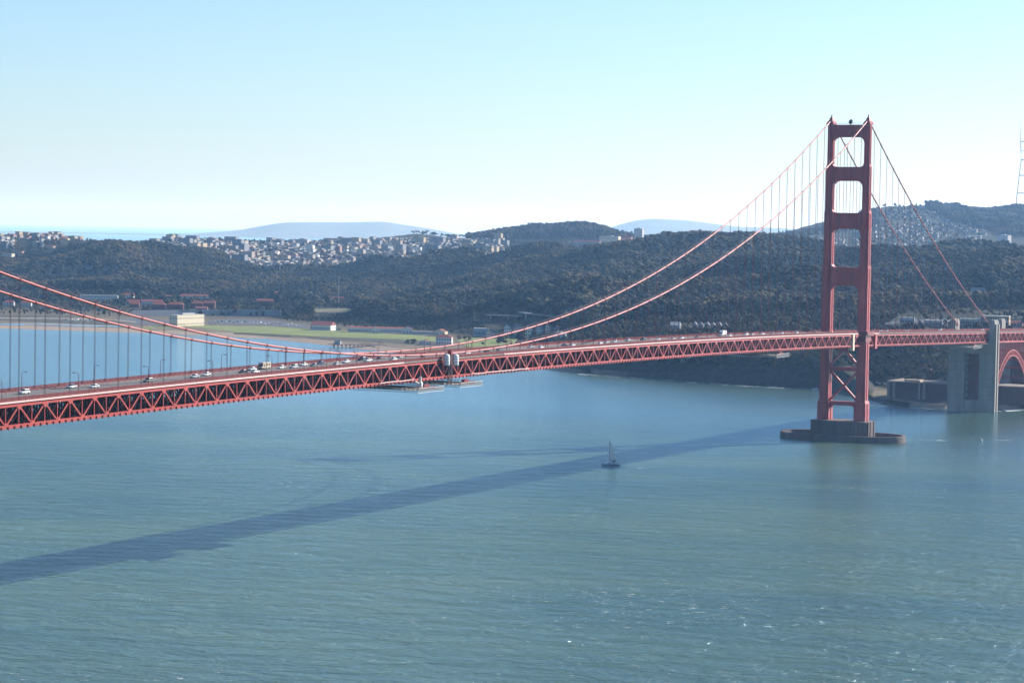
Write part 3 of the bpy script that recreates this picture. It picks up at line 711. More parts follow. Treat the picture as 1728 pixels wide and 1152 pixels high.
# ------------------------------------------------------------------ trees
def foliage(name, stops):
    m, t, b = nodes_of(name)
    oi = nd(t, 'ShaderNodeObjectInfo'); geo = nd(t, 'ShaderNodeNewGeometry')
    n1 = noise_of(t, geo, 0.0062, 5.0); n2 = noise_of(t, geo, 0.35, 3.0)
    a = nd(t, 'ShaderNodeMath', operation='MULTIPLY_ADD'); a.inputs[1].default_value = 0.22; t.links.new(oi.outputs['Random'], a.inputs[0])
    s_ = nd(t, 'ShaderNodeMath', operation='MULTIPLY_ADD'); s_.inputs[1].default_value = 1.7; s_.inputs[2].default_value = -0.49; t.links.new(n1.outputs[0], s_.inputs[0]); t.links.new(s_.outputs[0], a.inputs[2])
    r = ramp(t, a.outputs[0], stops)
    hs = nd(t, 'ShaderNodeHueSaturation'); mr = nd(t, 'ShaderNodeMapRange'); mr.inputs[1].default_value = 0.25; mr.inputs[2].default_value = 0.75; mr.inputs[3].default_value = 0.65; mr.inputs[4].default_value = 1.15
    t.links.new(n2.outputs[0], mr.inputs[0]); t.links.new(mr.outputs[0], hs.inputs['Value']); t.links.new(r.outputs[0], hs.inputs['Color'])
    t.links.new(hs.outputs[0], b.inputs['Base Color']); b.inputs['Roughness'].default_value = 0.85; b.inputs['Specular IOR Level'].default_value = 0.15
    return m
FOL = foliage('evergreen_foliage', [(0.20, (0.005, 0.010, 0.006)), (0.36, (0.012, 0.017, 0.009)), (0.47, (0.032, 0.030, 0.012)), (0.58, (0.100, 0.082, 0.028)), (0.70, (0.110, 0.070, 0.036)), (0.82, (0.016, 0.022, 0.010))])
FOLPALE = foliage('bare_twig_foliage', [(0.2, (0.12, 0.09, 0.08)), (0.8, (0.18, 0.14, 0.11))])
FOLGREEN = foliage('bush_foliage', [(0.2, (0.03, 0.043, 0.015)), (0.8, (0.075, 0.08, 0.03))])
def crown_mesh(name, seed, rx, rz, zc, lobes, cards, mtl, flat=0.0, lobe_r=(0.34, 0.55), sub=1):
    """clumped crown: uneven lobes covered in loose leaf cards. Unit tree: height 1"""
    r = random.Random(seed); mb = MB()
    ico = bmesh.new(); bmesh.ops.create_icosphere(ico, subdivisions=sub, radius=1.0)
    iv = [v.co.copy() for v in ico.verts]; jf = [tuple(v.index for v in f.verts) for f in ico.faces]; ico.free()
    L = []
    for k in range(lobes):
        a = r.uniform(0, 2*math.pi); q = math.sqrt(r.random())*0.72; h = r.uniform(-.75, .75)
        q *= math.sqrt(max(0.1, 1-h*h*0.8))
        L.append((Vector((rx*q*math.cos(a), rx*q*math.sin(a), zc + rz*h*(1-flat))), r.uniform(*lobe_r)*rx))
    for c, R in L:
        mb.add([c + Vector((v.x*R*(1+r.uniform(-.22, .22)), v.y*R*(1+r.uniform(-.22, .22)), v.z*R*0.8*(1+r.uniform(-.22, .22)))) for v in iv], jf)
    for k in range(cards):
        c, R = L[k % len(L)]
        d = Vector((r.gauss(0, 1), r.gauss(0, 1), r.gauss(0.25, 1))).normalized(); p = c + Vector((d.x*R, d.y*R, d.z*R*.8))*r.uniform(.95, 1.28)
        e = rx*r.uniform(.07, .15); u = d.cross(Vector((r.random(), r.random(), r.random()))).normalized(); w = (d.cross(u) + d*r.uniform(-.8, .8)).normalized()
        mb.add([p-u*e-w*e*.7, p+u*e-w*e*.5, p+u*e*.6+w*e, p-u*e*.8+w*e*.8], [(0, 1, 2, 3)])
    me = mb.mesh(name, mtl); return me
def trunk_mesh(name, h0, h1, r0, seed):
    r = random.Random(seed); mb = MB()
    mb.tube([(0, 0, -.03), (r.uniform(-.02, .02), r.uniform(-.02, .02), h0), (r.uniform(-.03, .03), r.uniform(-.03, .03), h1)], [r0, r0*.75, r0*.35], 6)
    for k in range(4):
        a = k*1.6+r.random(); z = h0*r.uniform(.75, 1.1); mb.tube([(0, 0, z), (.16*math.cos(a), .16*math.sin(a), z+.2)], [r0*.45, r0*.15], 4)
    return mb.mesh(name, BARK)
KINDS = [('round', .31, .38, .58, 11, 80, FOL, 0.0, (.36, .58)), ('spread', .37, .30, .64, 11, 80, FOL, .2, (.32, .5)), ('tall', .21, .43, .54, 11, 80, FOL, 0, (.45, .7)),
         ('umbrella', .44, .16, .78, 9, 60, FOL, .4, (.24, .40)), ('loose', .29, .38, .58, 13, 100, FOL, 0, (.28, .44))]
CROWN = {k[0]: crown_mesh('crown', 31+i, *k[1:7], flat=k[7], lobe_r=k[8]) for i, k in enumerate(KINDS)}
CROWN['pale'] = crown_mesh('crown', 77, .46, .22, .74, 16, 160, FOLPALE, flat=.2, lobe_r=(.10, .2))
CROWN['bush'] = crown_mesh('crown', 78, .62, .36, .42, 8, 60, FOLGREEN, lobe_r=(.30, .5))
TRUNK = {k: trunk_mesh('trunk', .42, .8, .022, i) for i, k in enumerate(list(CROWN))}
def tree(px, D, ytop, kind, label, group=None, name='tree', h=None, wide=1.0, pos=None):
    """a single tree standing on the land; its top reaches picture row ytop"""
    if pos is None:
        c = at_dist(px, 480, D); z = terr1(c.x, c.y)
        if D > 5000: D = Dtop(px, ytop, 15.0, D); c = at_dist(px, 480, D); z = terr1(c.x, c.y); h = 15.5
        if h is None: h = max(4.0, min(26.0, at_dist(px, ytop, D).z - z))
    else: c = Vector(pos); z = pos[2]
    o = empty(name, (c.x, c.y, z-.2), random.uniform(0, 6.28), label, 'tree' if name != 'bush' else 'bush', group)
    f = h/1.0; sx = f*wide*1.35
    a = link('crown', CROWN[kind], o); a.scale = (sx, sx, f)
    b_ = link('trunk', TRUNK[kind], o); b_.scale = (sx, sx, f)
    return o

def Dtop(px, py, h, D0):
    """distance at which something h metres tall just reaches picture row py"""
    r = ray(px, py); q = math.hypot(r.x, r.y); D = np.arange(D0-500, D0+700, 5.0)
    k = np.nonzero(CH + r.z/q*D <= terr(CX + r.x/q*D, CY + r.y/q*D) + h)[0]
    return float(D[k[0]]) if len(k) else D0
# the woods: tens of thousands of trees that read as one mass
def forest_points():
    pts = []
    def fill(cols, Dr, step, hr, keep=1.0, kinds=(0, 1, 2, 4)):
        """cols: (c0,c1); Dr: (near, far) functions of the column"""
        c = cols[0]
        a0 = np.interp(cols[0], FC, FAZ); a1 = np.interp(cols[1], FC, FAZ)
        D = min(Dr[0](q) for q in np.linspace(*cols, 9)); dmax = max(Dr[1](q) for q in np.linspace(*cols, 9))
        while D < dmax:
            n = int((a1-a0)*D/step); A = a0 + (a1-a0)*(np.arange(n)+RNG.random(n))/max(n, 1); DD = D + RNG.uniform(-.7, .7, n)*step
            CC = np.interp(A, FAZ, FC); near = np.array([Dr[0](q) for q in CC]); far = np.array([Dr[1](q) for q in CC])
            X = CX+np.sin(A)*DD; Y = CY+np.cos(A)*DD
            ok = (DD > near) & (DD < far) & (RNG.random(n) < keep)
            nz = vnoise(X, Y, 90, 7); ok &= (nz > 0.10) | (DD < 2950)
            Z = terr(X, Y); H = RNG.uniform(*hr, n)*(0.62+0.7*vnoise(X, Y, 75, 9))*(0.72+0.56*vnoise(X, Y, 280, 10))
            K = RNG.choice(kinds, n)
            for i in np.nonzero(ok)[0]: pts.append((X[i], Y[i], Z[i]-0.5, H[i], K[i]))
            D += step*0.95
    I = lambda xs, ys: (lambda q: float(np.interp(q, xs, ys)))
    # main wooded hills
    fill((-420, 640), (I([-420, 0, 150, 300, 640], [4650, 4560, 4500, 4480, 4150]), I([-420, 0, 120, 170, 240, 330, 450, 640], [5800, 5780, 5760, 5640, 5640, 5820, 5560, 5480])), 8.0, (16, 25))
    fill((600, 1000), (I([600, 700, 800, 870, 930, 1000], [3640, 3480, 3400, 3420, 3260, 2900]), I([600, 700, 800, 900, 1000], [5450, 5420, 5250, 5050, 4980])), 7.3, (16, 26))
    fill((1000, 2150), (I([1000, 1100, 1250, 1400, 1500, 1600, 1728, 2150], [2860, 2800, 2860, 2800, 2850, 2910, 2930, 2900]), I([1000, 1250, 1400, 2150], [4980, 4820, 4520, 4450])), 7.0, (15, 25))
    # bluff tops and cliffs
    fill((940, 2150), (I([940, 1000, 1250, 1400, 1480, 1600, 1728, 2150], [2640, 2530, 2412, 2366, 2345, 2345, 2345, 2700]), I([940, 1000, 1250, 1400, 1480, 1600, 1728, 2150], [2960, 2660, 2540, 2500, 2480, 2515, 2515, 2800])), 5.0, (4, 9), .95, (0, 1, 4))
    fill((1000, 1500), (I([1000, 1500], [2600, 2520]), I([1000, 1150, 1300, 1500], [2900, 2840, 2880, 2870])), 8.0, (5, 11), .75)
    # hill behind the city and the big hill at the right
    fill((786, 1110), (I([786, 1110], [7080, 7050]), I([786, 1110], [7680, 7500])), 10.5, (11, 26))
    fill((1100, 1480), (I([1100, 1480], [6900, 7350]), I([1100, 1300, 1480], [7350, 7350, 8350])), 15, (10, 18), .55)
    fill((1560, 2150), (I([1560, 1620, 1690, 2150], [8200, 7450, 6900, 6900]), I([1560, 1640, 1700, 2150], [8420, 8700, 8800, 8800])), 12.0, (11, 26))
    fill((1440, 1640), (I([1440, 1640], [6500, 6500]), I([1440, 1640], [8400, 8300])), 26.0, (8, 14), .6)
    # scattered among houses
    fill((830, 1130), (I([830, 1130], [5400, 5300]), I([830, 1130], [7100, 7000])), 15.0, (8, 14), .7)
    fill((250, 830), (I([250, 450, 640, 830], [5750, 5560, 5460, 5300]), I([250, 830], [7150, 7000])), 17.0, (8, 15), .6)
    fill((-420, 250), (I([-420, 250], [5750, 5700]), I([-420, 100, 250], [6400, 6200, 5750])), 18.0, (8, 14), .6)
    # between the old army buildings
    fill((-420, 640), (I([-420, 0, 300, 450, 640], [4180, 4080, 4060, 4000, 3700]), I([-420, 0, 300, 640], [4640, 4580, 4500, 4200])), 12.5, (7, 14), .75)
    # hillside scrub above the flat field
    fill((470, 960), (I([470, 530, 600, 700, 800, 900, 960], [3760, 3640, 3500, 3400, 3290, 3130, 2980]), I([470, 600, 700, 800, 900, 960], [4000, 3760, 3620, 3450, 3330, 3100])), 7.5, (4, 9), .85, (0, 1, 4))
    # dark shrubs and small trees on the flats
    fill((-420, 240), (I([-420, 0, 240], [3900, 3760, 3700]), I([-420, 0, 240], [4250, 4120, 4080])), 15, (4, 9), .5, (0, 1, 4))
    fill((240, 530), (I([240, 400, 530], [3820, 3740, 3590]), I([240, 530], [4080, 3900])), 9.5, (5, 12), .7, (0, 1, 2, 4))
    fill((560, 800), (I([560, 800], [3480, 3230]), I([560, 700, 800], [3560, 3430, 3330])), 10, (4, 8), .6, (0, 1, 4))
    fill((840, 970), (I([840, 970], [3030, 2700]), I([840, 970], [3160, 2990])), 13, (5, 11), .6, (0, 1, 2, 4))
    fill((1480, 1740), (I([1480, 1740], [2620, 2640]), I([1480, 1740], [2860, 2900])), 13, (5, 10), .7, (0, 1, 4))
    fill((690, 800), (I([690, 800], [7600, 7600]), I([690, 800], [7850, 7850])), 22, (8, 15), .35, (1, 3))
    return pts
PTS = forest_points()
def in_rect(px, D):
    return [(a, b_, c, d) for (a, b_, c, d) in CLEAR if a <= px <= b_ and c <= D <= d]
# clearings left for the buildings, car parks and roads in view (columns, distances)
CLEAR = []
# ------------------------------------------------------------------ buildings
def facing(px, D):
    c = at_dist(px, 480, D); az = math.atan2(c.x-CX, c.y-CY); return c, -az
WALLM = {'white': WHITE, 'cream': CREAM, 'tan': TAN, 'pink': PINK, 'grey': GREYW, 'blue': PALEBLUE, 'brick': BRICKRED, 'conc': CONC, 'fort': BRICK, 'stone': STONEW}
ROOFM = {'red': ROOFRED, 'grey': ROOFGREY, 'pale': ROOFPALE}
def building(name, px0, px1, ytop, D, depth, wall, roof, rkind, floors, cols, label, cat='building', turn=0.0, group=None, rise=None, hfix=None, chimney=0, win='glass', clear=True, side_cols=None, wall_side=None):
    """a building on the land. px0..px1, ytop: its outline in the picture; D: distance; turn: degrees, positive shows its right side"""
    mid = (px0+px1)/2; c, rz = facing(mid, D); z = terr1(c.x, c.y)
    a = math.radians(abs(turn)); wapp = (px1-px0)/FPX*math.hypot(D, 0)
    w = max(3.0, (wapp - depth*math.sin(a))/max(math.cos(a), .3))
    htot = hfix if hfix else max(3.5, at_dist(mid, ytop, D).z - z)
    rise = (0 if rkind == 'flat' else min(htot*0.38, depth*0.32)) if rise is None else rise
    hw = max(2.4, htot-rise)
    rz2 = rz - math.radians(turn)
    o = empty(name, (c.x, c.y, z-.3), rz2, label, cat, group)
    hw += .3
    wo_ = MB().box(-w/2, w/2, -depth/2, depth/2, -3.0, hw).build('wall', WALLM[wall], o); ro_ = wo_
    rm = ROOFM[roof]; e = .5
    if rkind == 'flat':
        r_ = MB(); r_.box(-w/2-.2, w/2+.2, -depth/2-.2, depth/2+.2, hw, hw+.35)
        if htot > 14: r_.box(-w*.2, w*.15, -depth*.2, depth*.25, hw+.35, hw+2.6)
        ro_ = r_.build('roof', rm, o)
    elif rkind == 'gable':       # ridge along the width
        ro_ = MB().prism([(-depth/2-e, hw-.05), (depth/2+e, hw-.05), (0, hw+rise)], 'x', -w/2-e, w/2+e).build('roof', rm, o)
    elif rkind == 'gablef':      # gable end towards the camera
        ro_ = MB().prism([(-w/2-e, hw-.05), (w/2+e, hw-.05), (0, hw+rise)], 'y', -depth/2-e*.2, depth/2+e).build('roof', rm, o)
        MB().prism([(-w/2, hw-.04), (w/2, hw-.04), (0, hw+rise*.93)], 'y', -depth/2-e*.2-.06, -depth/2-.02-e*.2).build('gable', WALLM[wall], wo_)
    else:                        # hip
        k = min(w, depth)/2*.9
        m_ = MB(); m_.add([(-w/2-e, -depth/2-e, hw), (w/2+e, -depth/2-e, hw), (w/2+e, depth/2+e, hw), (-w/2-e, depth/2+e, hw), (-w/2+k, 0, hw+rise), (w/2-k, 0, hw+rise)],
              [(0, 1, 5, 4), (1, 2, 5), (2, 3, 4, 5), (3, 0, 4), (0, 3, 2, 1)]); ro_ = m_.build('roof', rm, o)
    gm = GLASS
    if floors and cols:
        fh = hw/floors; ww = min(1.5, w/cols*.5); wh = min(1.8, fh*.55)
        wm = MB().box(-ww/2, ww/2, -.06, .06, 0, wh).mesh('window', gm)
        for f_ in range(floors):
            for k in range(cols):
                x = -w/2 + w*(k+.5)/cols; link('window', wm, wo_, (x, -depth/2-.03, f_*fh+fh*.32))
        sc_ = side_cols if side_cols is not None else max(1, int(depth/5))
        if abs(turn) > 4:
            s = 1 if turn > 0 else -1
            for f_ in range(floors):
                for k in range(sc_):
                    y = -depth/2 + depth*(k+.5)/sc_; q = link('window', wm, wo_, (s*(w/2+.03), y, f_*fh+fh*.32), math.pi/2)
    for k in range(chimney):
        x = -w*.3 + w*.6*k/max(1, chimney-1); MB().box(x-.5, x+.5, -.5, .5, hw, hw+rise+1.2).build('chimney', WALLM[wall], ro_)
    if clear: CLEAR.append((px0-3, px1+3, D-(150 if D > 2950 else 45), D+depth/2+8))
    return o
def wpx(px, py, off=0): return hit(px, py)
def Dof(px, py):
    p = hit(px, py); return math.hypot(p.x-CX, p.y-CY)

# flat field: big cream store, hangars, barracks, lifeboat station
building('storehouse', 287, 345, 531, Dof(316, 550), 60, 'cream', 'pale', 'flat', 2, 3, 'big flat roofed cream building lit by the sun behind the green lawn', turn=38, side_cols=13)
building('hangar', 525, 568, 542, Dof(546, 557), 22, 'white', 'red', 'gable', 1, 9, 'white hangar with red gable roof standing at the back of the green lawn', turn=20, rise=5.0)
building('storehouse', 568, 576, 551, Dof(570, 558), 8, 'white', 'grey', 'flat', 1, 2, 'tiny white annex beside the red roofed hangar', hfix=4.0)
building('barracks', 588, 684, 551, Dof(636, 561), 12, 'white', 'red', 'gable', 1, 30, 'very long low white barracks behind the green lawn', turn=5, rise=1.6)
building('gatehouse', 629, 641, 548, Dof(635, 562)-12, 8, 'white', 'red', 'gablef', 1, 2, 'small white gabled entrance in the middle of the long barracks', clear=False, hfix=9)
building('gatehouse', 680, 697, 552, Dof(688, 563)-8, 11, 'white', 'red', 'gablef', 1, 3, 'white gabled pavilion at the right end of the long barracks', clear=False, hfix=10)
building('barracks', 697, 732, 558, Dof(714, 564), 9, 'white', 'grey', 'gable', 1, 12, 'short low white building right of the long barracks', rise=1.2)
building('villa', 732, 757, 555, Dof(744, 566), 13, 'cream', 'red', 'gablef', 1, 4, 'cream gabled house behind the lifeboat station', turn=18, rise=3.2)
building('lifeboat_station', 737, 766, 564, Dof(750, 582), 13, 'white', 'red', 'hip', 2, 6, 'white two storey lifeboat station with red hipped roof and dark windows', 'house', turn=8, rise=3.6, chimney=1)
building('boathouse', 709, 728, 571, Dof(718, 582), 9, 'white', 'red', 'gablef', 1, 3, 'small white boathouse left of the lifeboat station', 'house', turn=12, hfix=6.5)
building('villa', 800, 826, 554, Dof(812, 567), 14, 'blue', 'pale', 'flat', 1, 8, 'pale low building with flat roof right of the palms', turn=6)
building('villa', 822, 838, 553, Dof(830, 568), 10, 'cream', 'grey', 'gablef', 1, 3, 'small sunlit cream house beside the pale flat roofed building', turn=30, hfix=9)
for i, (a, b_, yt, yb, wl, tn) in enumerate([(852, 866, 548, 563, 'white', 14), (868, 884, 547, 563, 'blue', 20), (888, 902, 552, 568, 'white', 10), (905, 919, 548, 563, 'white', 24), (921, 934, 547, 561, 'cream', 20), (936, 952, 551, 564, 'pink', 26), (938, 958, 559, 571, 'white', 12)]):
    building('villa', a, b_, yt, Dof((a+b_)/2, yb), 10, wl, 'grey', 'gablef' if i % 2 == 0 else 'gable', 2, 3,
             ['white gabled house leftmost in the cluster under the cable', 'pale blue house second from left under the cable', 'white gabled house standing lowest under the upper cable', 'white house with grey roof in the middle of the cluster',
              'cream house near the right end of the house cluster', 'pink house at the right end of the house cluster', 'low white house just above the lower cable'][i], 'house', turn=tn, group='houses between the two cables', chimney=1)
# old army post on the slope
for (a, b_, yt, D, dp, wl, rf, rk, fl, co, lb, tn) in [
    (6, 25, 506, 4150, 12, 'white', 'red', 'hip', 2, 4, 'white villa with red roof behind the beach, nearest the left edge', 8),
    (34, 54, 507, 4140, 12, 'white', 'red', 'hip', 2, 4, 'white villa with red roof behind the beach, second from the left edge', 8),
    (136, 199, 498, 4330, 14, 'white', 'pale', 'flat', 2, 16, 'long white flat roofed barracks above the upper cable at the left', 4),
    (205, 227, 494, 4420, 12, 'white', 'red', 'gable', 2, 5, 'white house with red roof above the long white barracks', 10),
    (215, 236, 505, 4260, 11, 'blue', 'red', 'gable', 2, 6, 'small pale blue barracks left of the brick barracks', 6),
    (239, 275, 505, 4280, 12, 'white', 'red', 'gable', 2, 12, 'white barracks with red roof above the brick barracks', 5),
    (305, 352, 496, 4400, 13, 'white', 'red', 'gable', 2, 14, 'long white barracks with red roof, highest on the slope in the middle', 6),
    (278, 296, 498, 4420, 10, 'pink', 'red', 'hip', 1, 4, 'small pink house with red roof left of the long highest barracks', 6),
    (256, 281, 509, 4110, 14, 'brick', 'red', 'hip', 3, 7, 'red brick barracks leftmost in the row above the grey wall', 6),
    (283, 311, 509, 4110, 14, 'brick', 'red', 'hip', 3, 8, 'red brick barracks second from left above the grey wall', 6),
    (322, 344, 507, 4130, 14, 'brick', 'red', 'hip', 3, 7, 'red brick barracks third from left above the grey wall', 6),
    (345, 364, 507, 4150, 13, 'brick', 'red', 'gable', 3, 6, 'red brick barracks half hidden by trees, fourth from left', 6),
    (330, 351, 517, 4020, 10, 'pink', 'red', 'gable', 1, 5, 'low red roofed shed in front of the brick barracks', 4),
    (219, 236, 509, 4130, 12, 'brick', 'red', 'gable', 2, 5, 'dark brick house far left of the brick row', 6),
    (426, 470, 491, 4250, 14, 'white', 'red', 'gable', 2, 14, 'long white barracks with red roof above the single dark brick barracks', 6),
    (431, 466, 504, 4060, 13, 'brick', 'red', 'hip', 2, 10, 'single dark brick barracks right of the dark cypress', 6),
    (519, 541, 498, 4080, 13, 'brick', 'red', 'hip', 2, 6, 'red brick house between two dark trees near the flagpole', 8),
    (521, 529, 492, 4120, 8, 'white', 'pale', 'gablef', 1, 2, 'little pale gable above the red brick house', 8),
    (562, 581, 500, 4060, 12, 'brick', 'red', 'gable', 2, 6, 'red brick house right beside the tall flagpole', 8),
    (558, 578, 494, 4150, 10, 'pink', 'red', 'gable', 1, 5, 'low red roofed house behind the tall flagpole', 6),
    (595, 606, 504, 4060, 8, 'cream', 'red', 'gable', 1, 3, 'little cream house on the mown slope among dark trees', 14),
    (107, 120, 449, 4980, 9, 'blue', 'pale', 'flat', 1, 5, 'pale bungalow in the woods, leftmost of three alike', 0),
    (142, 157, 449, 4990, 9, 'blue', 'pale', 'flat', 1, 5, 'pale bungalow in the woods, middle of three alike', 0),
    (172, 186, 450, 5000, 9, 'blue', 'pale', 'flat', 1, 5, 'pale bungalow in the woods, rightmost of three alike', 0),
    (128, 146, 465, 4760, 10, 'blue', 'grey', 'gable', 1, 5, 'pale blue house low in the woods below the three bungalows', 6),
    (88, 100, 462, 4800, 9, 'white', 'grey', 'gable', 1, 4, 'small white house in the woods left of the pale blue one', 6),
    (548, 556, 472, 4700, 9, 'pink', 'red', 'gable', 2, 3, 'lone pink house high in the dark woods', 16)]:
    D = Dtop((a+b_)/2, yt, 2.8+3.3*fl, D)
    building('house' if b_-a < 24 else 'barracks', a, b_, yt, D, dp, wl, rf, rk, fl, co, lb, 'house' if b_-a < 24 else 'barracks', turn=tn, hfix=None)
# toll plaza side and the far shore hillside
for (a, b_, yt, D, dp, wl, rf, rk, fl, co, lb, tn) in [
    (1133, 1150, 543, 2790, 11, 'blue', 'pale', 'gable', 2, 4, 'pale blue house left of the row of gables behind the bridge'  , 6),
    (1637, 1662, 485, 3060, 20, 'white', 'pale', 'gable', 1, 6, 'big white domed roof among trees above the pylon', 0),
    (1661, 1679, 492, 3040, 10, 'white', 'pale', 'gable', 1, 4, 'white house with bright chimneys beside the big white roof', 22),
    (1703, 1711, 489, 3060, 8, 'white', 'pale', 'gable', 2, 2, 'small white house alone near the right edge', 12),
    (1657, 1706, 533, 2760, 16, 'tan', 'pale', 'flat', 2, 12, 'long pale roofed building just above the tall concrete pylon', 6),
    (1622, 1655, 538, 2720, 12, 'grey', 'pale', 'flat', 1, 8, 'low grey office behind the deck left of the pylon', 4),
    (1562, 1592, 541, 2700, 10, 'grey', 'pale', 'flat', 1, 8, 'low pale roofed shed behind the side span', 2),
    (1520, 1545, 536, 2730, 10, 'blue', 'pale', 'flat', 1, 6, 'low pale shed near the small patch of lawn', 2),
    (1487, 1500, 506, 2960, 9, 'blue', 'pale', 'gable', 1, 3, 'small pale house hidden in the trees right of the tower', 6),
    (1496, 1512, 515, 2900, 9, 'grey', 'grey', 'gable', 1, 3, 'grey house hidden in trees just right of the tower', 6),
    (1708, 1728, 541, 2700, 10, 'pink', 'red', 'gable', 1, 4, 'low pink house at the right edge above the arch', 6)]:
    D = Dtop((a+b_)/2, yt, 3.0+3.3*fl, D)
    building('house', a, b_, yt, D, dp, wl, rf, rk, fl, co, lb, 'house', turn=tn)
for i in range(6):
    a = 1170 + i*10.2
    building('house', a, a+9.2, 543+(i % 2), Dtop(a+4, 543, 9.0, 2760), 10, ['blue', 'grey', 'blue', 'grey', 'blue', 'grey'][i], 'grey', 'gablef', 2, 2,
             ['first', 'second', 'third', 'fourth', 'fifth', 'sixth'][i]+' gabled house from the left in the row behind the bridge deck', 'house', turn=6, group='row of gabled houses')
for i, (a, b_) in enumerate([(1263, 1274), (1282, 1292), (1310, 1320), (1340, 1349), (1362, 1370)]):
    building('house', a, b_, 546-i*.8, Dtop((a+b_)/2, 546-i*.8, 7.0, 2720), 9, ['blue', 'grey', 'grey', 'blue', 'grey'][i], 'grey', 'gable', 1, 3, ['first', 'second', 'third', 'fourth', 'fifth'][i]+' small house left of the tower, counted from the gabled row', 'house', turn=6, group='small houses left of the tower')
# landmarks of the far city
for (nm, a, b_, yt, D, dp, wl, rf, rk, fl, co, lb, tn) in [
    ('apartment_tower', 496, 523, 404, 6950, 26, 'stone', 'grey', 'flat', 7, 8, 'big grey apartment block standing highest on the city skyline', 22),
    ('apartment_tower', 563, 576, 415, 6400, 14, 'pink', 'pale', 'flat', 9, 4, 'slim pink tower block in the middle of the city', 20),
    ('apartment_tower', 782, 787, 403, 6900, 8, 'cream', 'pale', 'flat', 9, 2, 'thin cream tower left of the dark wooded hill', 10),
    ('apartment_block', 429, 460, 418, 6600, 22, 'stone', 'pale', 'flat', 4, 8, 'wide grey block with bright side left of the skyline block', 24),
    ('apartment_block', 394, 417, 408, 6900, 20, 'white', 'pale', 'flat', 4, 6, 'white block on the skyline left of the grey apartment block', 26),
    ('apartment_block', 700, 719, 416, 6550, 18, 'tan', 'pale', 'flat', 4, 5, 'tan block below the round bare hill', 26),
    ('apartment_block', 718, 748, 427, 6150, 20, 'blue', 'pale', 'flat', 4, 8, 'wide pale blue block with bright right end', 20),
    ('apartment_block', 705, 714, 440, 5750, 12, 'pink', 'pale', 'flat', 4, 3, 'small orange pink block at the lower edge of the city', 20),
    ('college_hall', 1010, 1046, 399, 6650, 24, 'cream', 'pale', 'flat', 4, 12, 'long cream college hall above the dark wooded ridge', 16),
    ('college_hall', 1044, 1066, 398, 6700, 18, 'pink', 'red', 'gable', 3, 8, 'pinkish hall right of the long cream hall', 14),
    ('college_hall', 965, 1012, 405, 6600, 18, 'grey', 'red', 'gable', 2, 14, 'low grey hall left of the long cream hall', 10),
    ('apartment_tower', 1068, 1085, 386, 6800, 20, 'stone', 'pale', 'flat', 8, 5, 'grey blue tower block beside the church spire', 14),
    ('apartment_tower', 1681, 1704, 397, 6500, 26, 'stone', 'pale', 'flat', 8, 6, 'lone pale tower block under the hill at the right edge', 20),
    ('villa', 65, 81, 399, 6150, 20, 'stone', 'red', 'flat', 4, 6, 'largest grey mansion on the left skyline', 14),
    ('villa', 30, 50, 411, 6020, 16, 'stone', 'pale', 'flat', 3, 6, 'pale grey mansion below the left skyline with a bright side', 22),
    ('villa', 82, 97, 398, 6180, 16, 'pink', 'red', 'gable', 3, 4, 'pink mansion right of the largest skyline mansion', 18),
    ('villa', 99, 113, 399, 6180, 16, 'tan', 'red', 'gable', 3, 4, 'tan mansion second right of the largest skyline mansion', 18),
    ('villa', 38, 52, 402, 6120, 14, 'pink', 'red', 'flat', 3, 4, 'pink mansion left of the largest skyline mansion', 20),
    ('villa', 2, 24, 428, 5780, 14, 'cream', 'pale', 'flat', 2, 5, 'bright cream villa low at the left edge above the cable', 30),
    ('villa', 27, 41, 424, 5820, 14, 'pink', 'red', 'flat', 2, 4, 'orange pink villa right of the bright cream villa', 26),
    ('villa', 77, 93, 419, 5850, 12, 'tan', 'red', 'gable', 3, 4, 'tan villa in the woods below the left skyline', 28),
    ('villa', 97, 118, 408, 6020, 14, 'cream', 'red', 'gable', 3, 5, 'sunlit cream villa at the edge of the dark wooded hill', 30)]:
    building(nm, a, b_, yt, D, dp, wl, rf, rk, fl, co, lb, 'building', turn=tn)
o = empty('church', tuple(at_dist(1061, 480, 6720).xy) + (terr1(*at_dist(1061, 480, 6720).xy),), 0.4, 'church with one pointed pinkish spire above the wooded ridge', 'church')
zt = at_dist(1061, 388, 6720).z - o.location.z
MB().box(-9, 9, -14, 14, -2, zt*.5).build('wall', PINK, o); MB().prism([(-9.5, zt*.5), (9.5, zt*.5), (0, zt*.68)], 'y', -14.5, 14.5).build('roof', ROOFRED, o)
bt_ = MB().box(-13, -7, -17, -11, -2, zt*.72).build('bell_tower', PINK, o); MB().frustum(-13.2, -6.8, -17.2, -10.8, zt*.72, -10.2, -9.8, -14.2, -13.8, zt).build('spire', ROOFRED, bt_)

CW = [mat('city_'+n, c, rough=.85, var=.15, scale=.1) for n, c in (('offwhite', (0.59, 0.58, 0.55)), ('buff', (0.39, 0.34, 0.28)), ('sand', (0.31, 0.27, 0.22)), ('rose', (0.31, 0.22, 0.20)), ('slate', (0.20, 0.21, 0.23)), ('sky', (0.30, 0.33, 0.35)), ('ivory', (0.56, 0.51, 0.44)), ('ochre', (0.37, 0.30, 0.20)))]
CR = [mat('city_roof_'+n, c, rough=.9, var=.2, scale=.1) for n, c in (('gravel', (0.23, 0.23, 0.22)), ('tar', (0.08, 0.08, 0.09)), ('tile', (0.17, 0.09, 0.07)))]
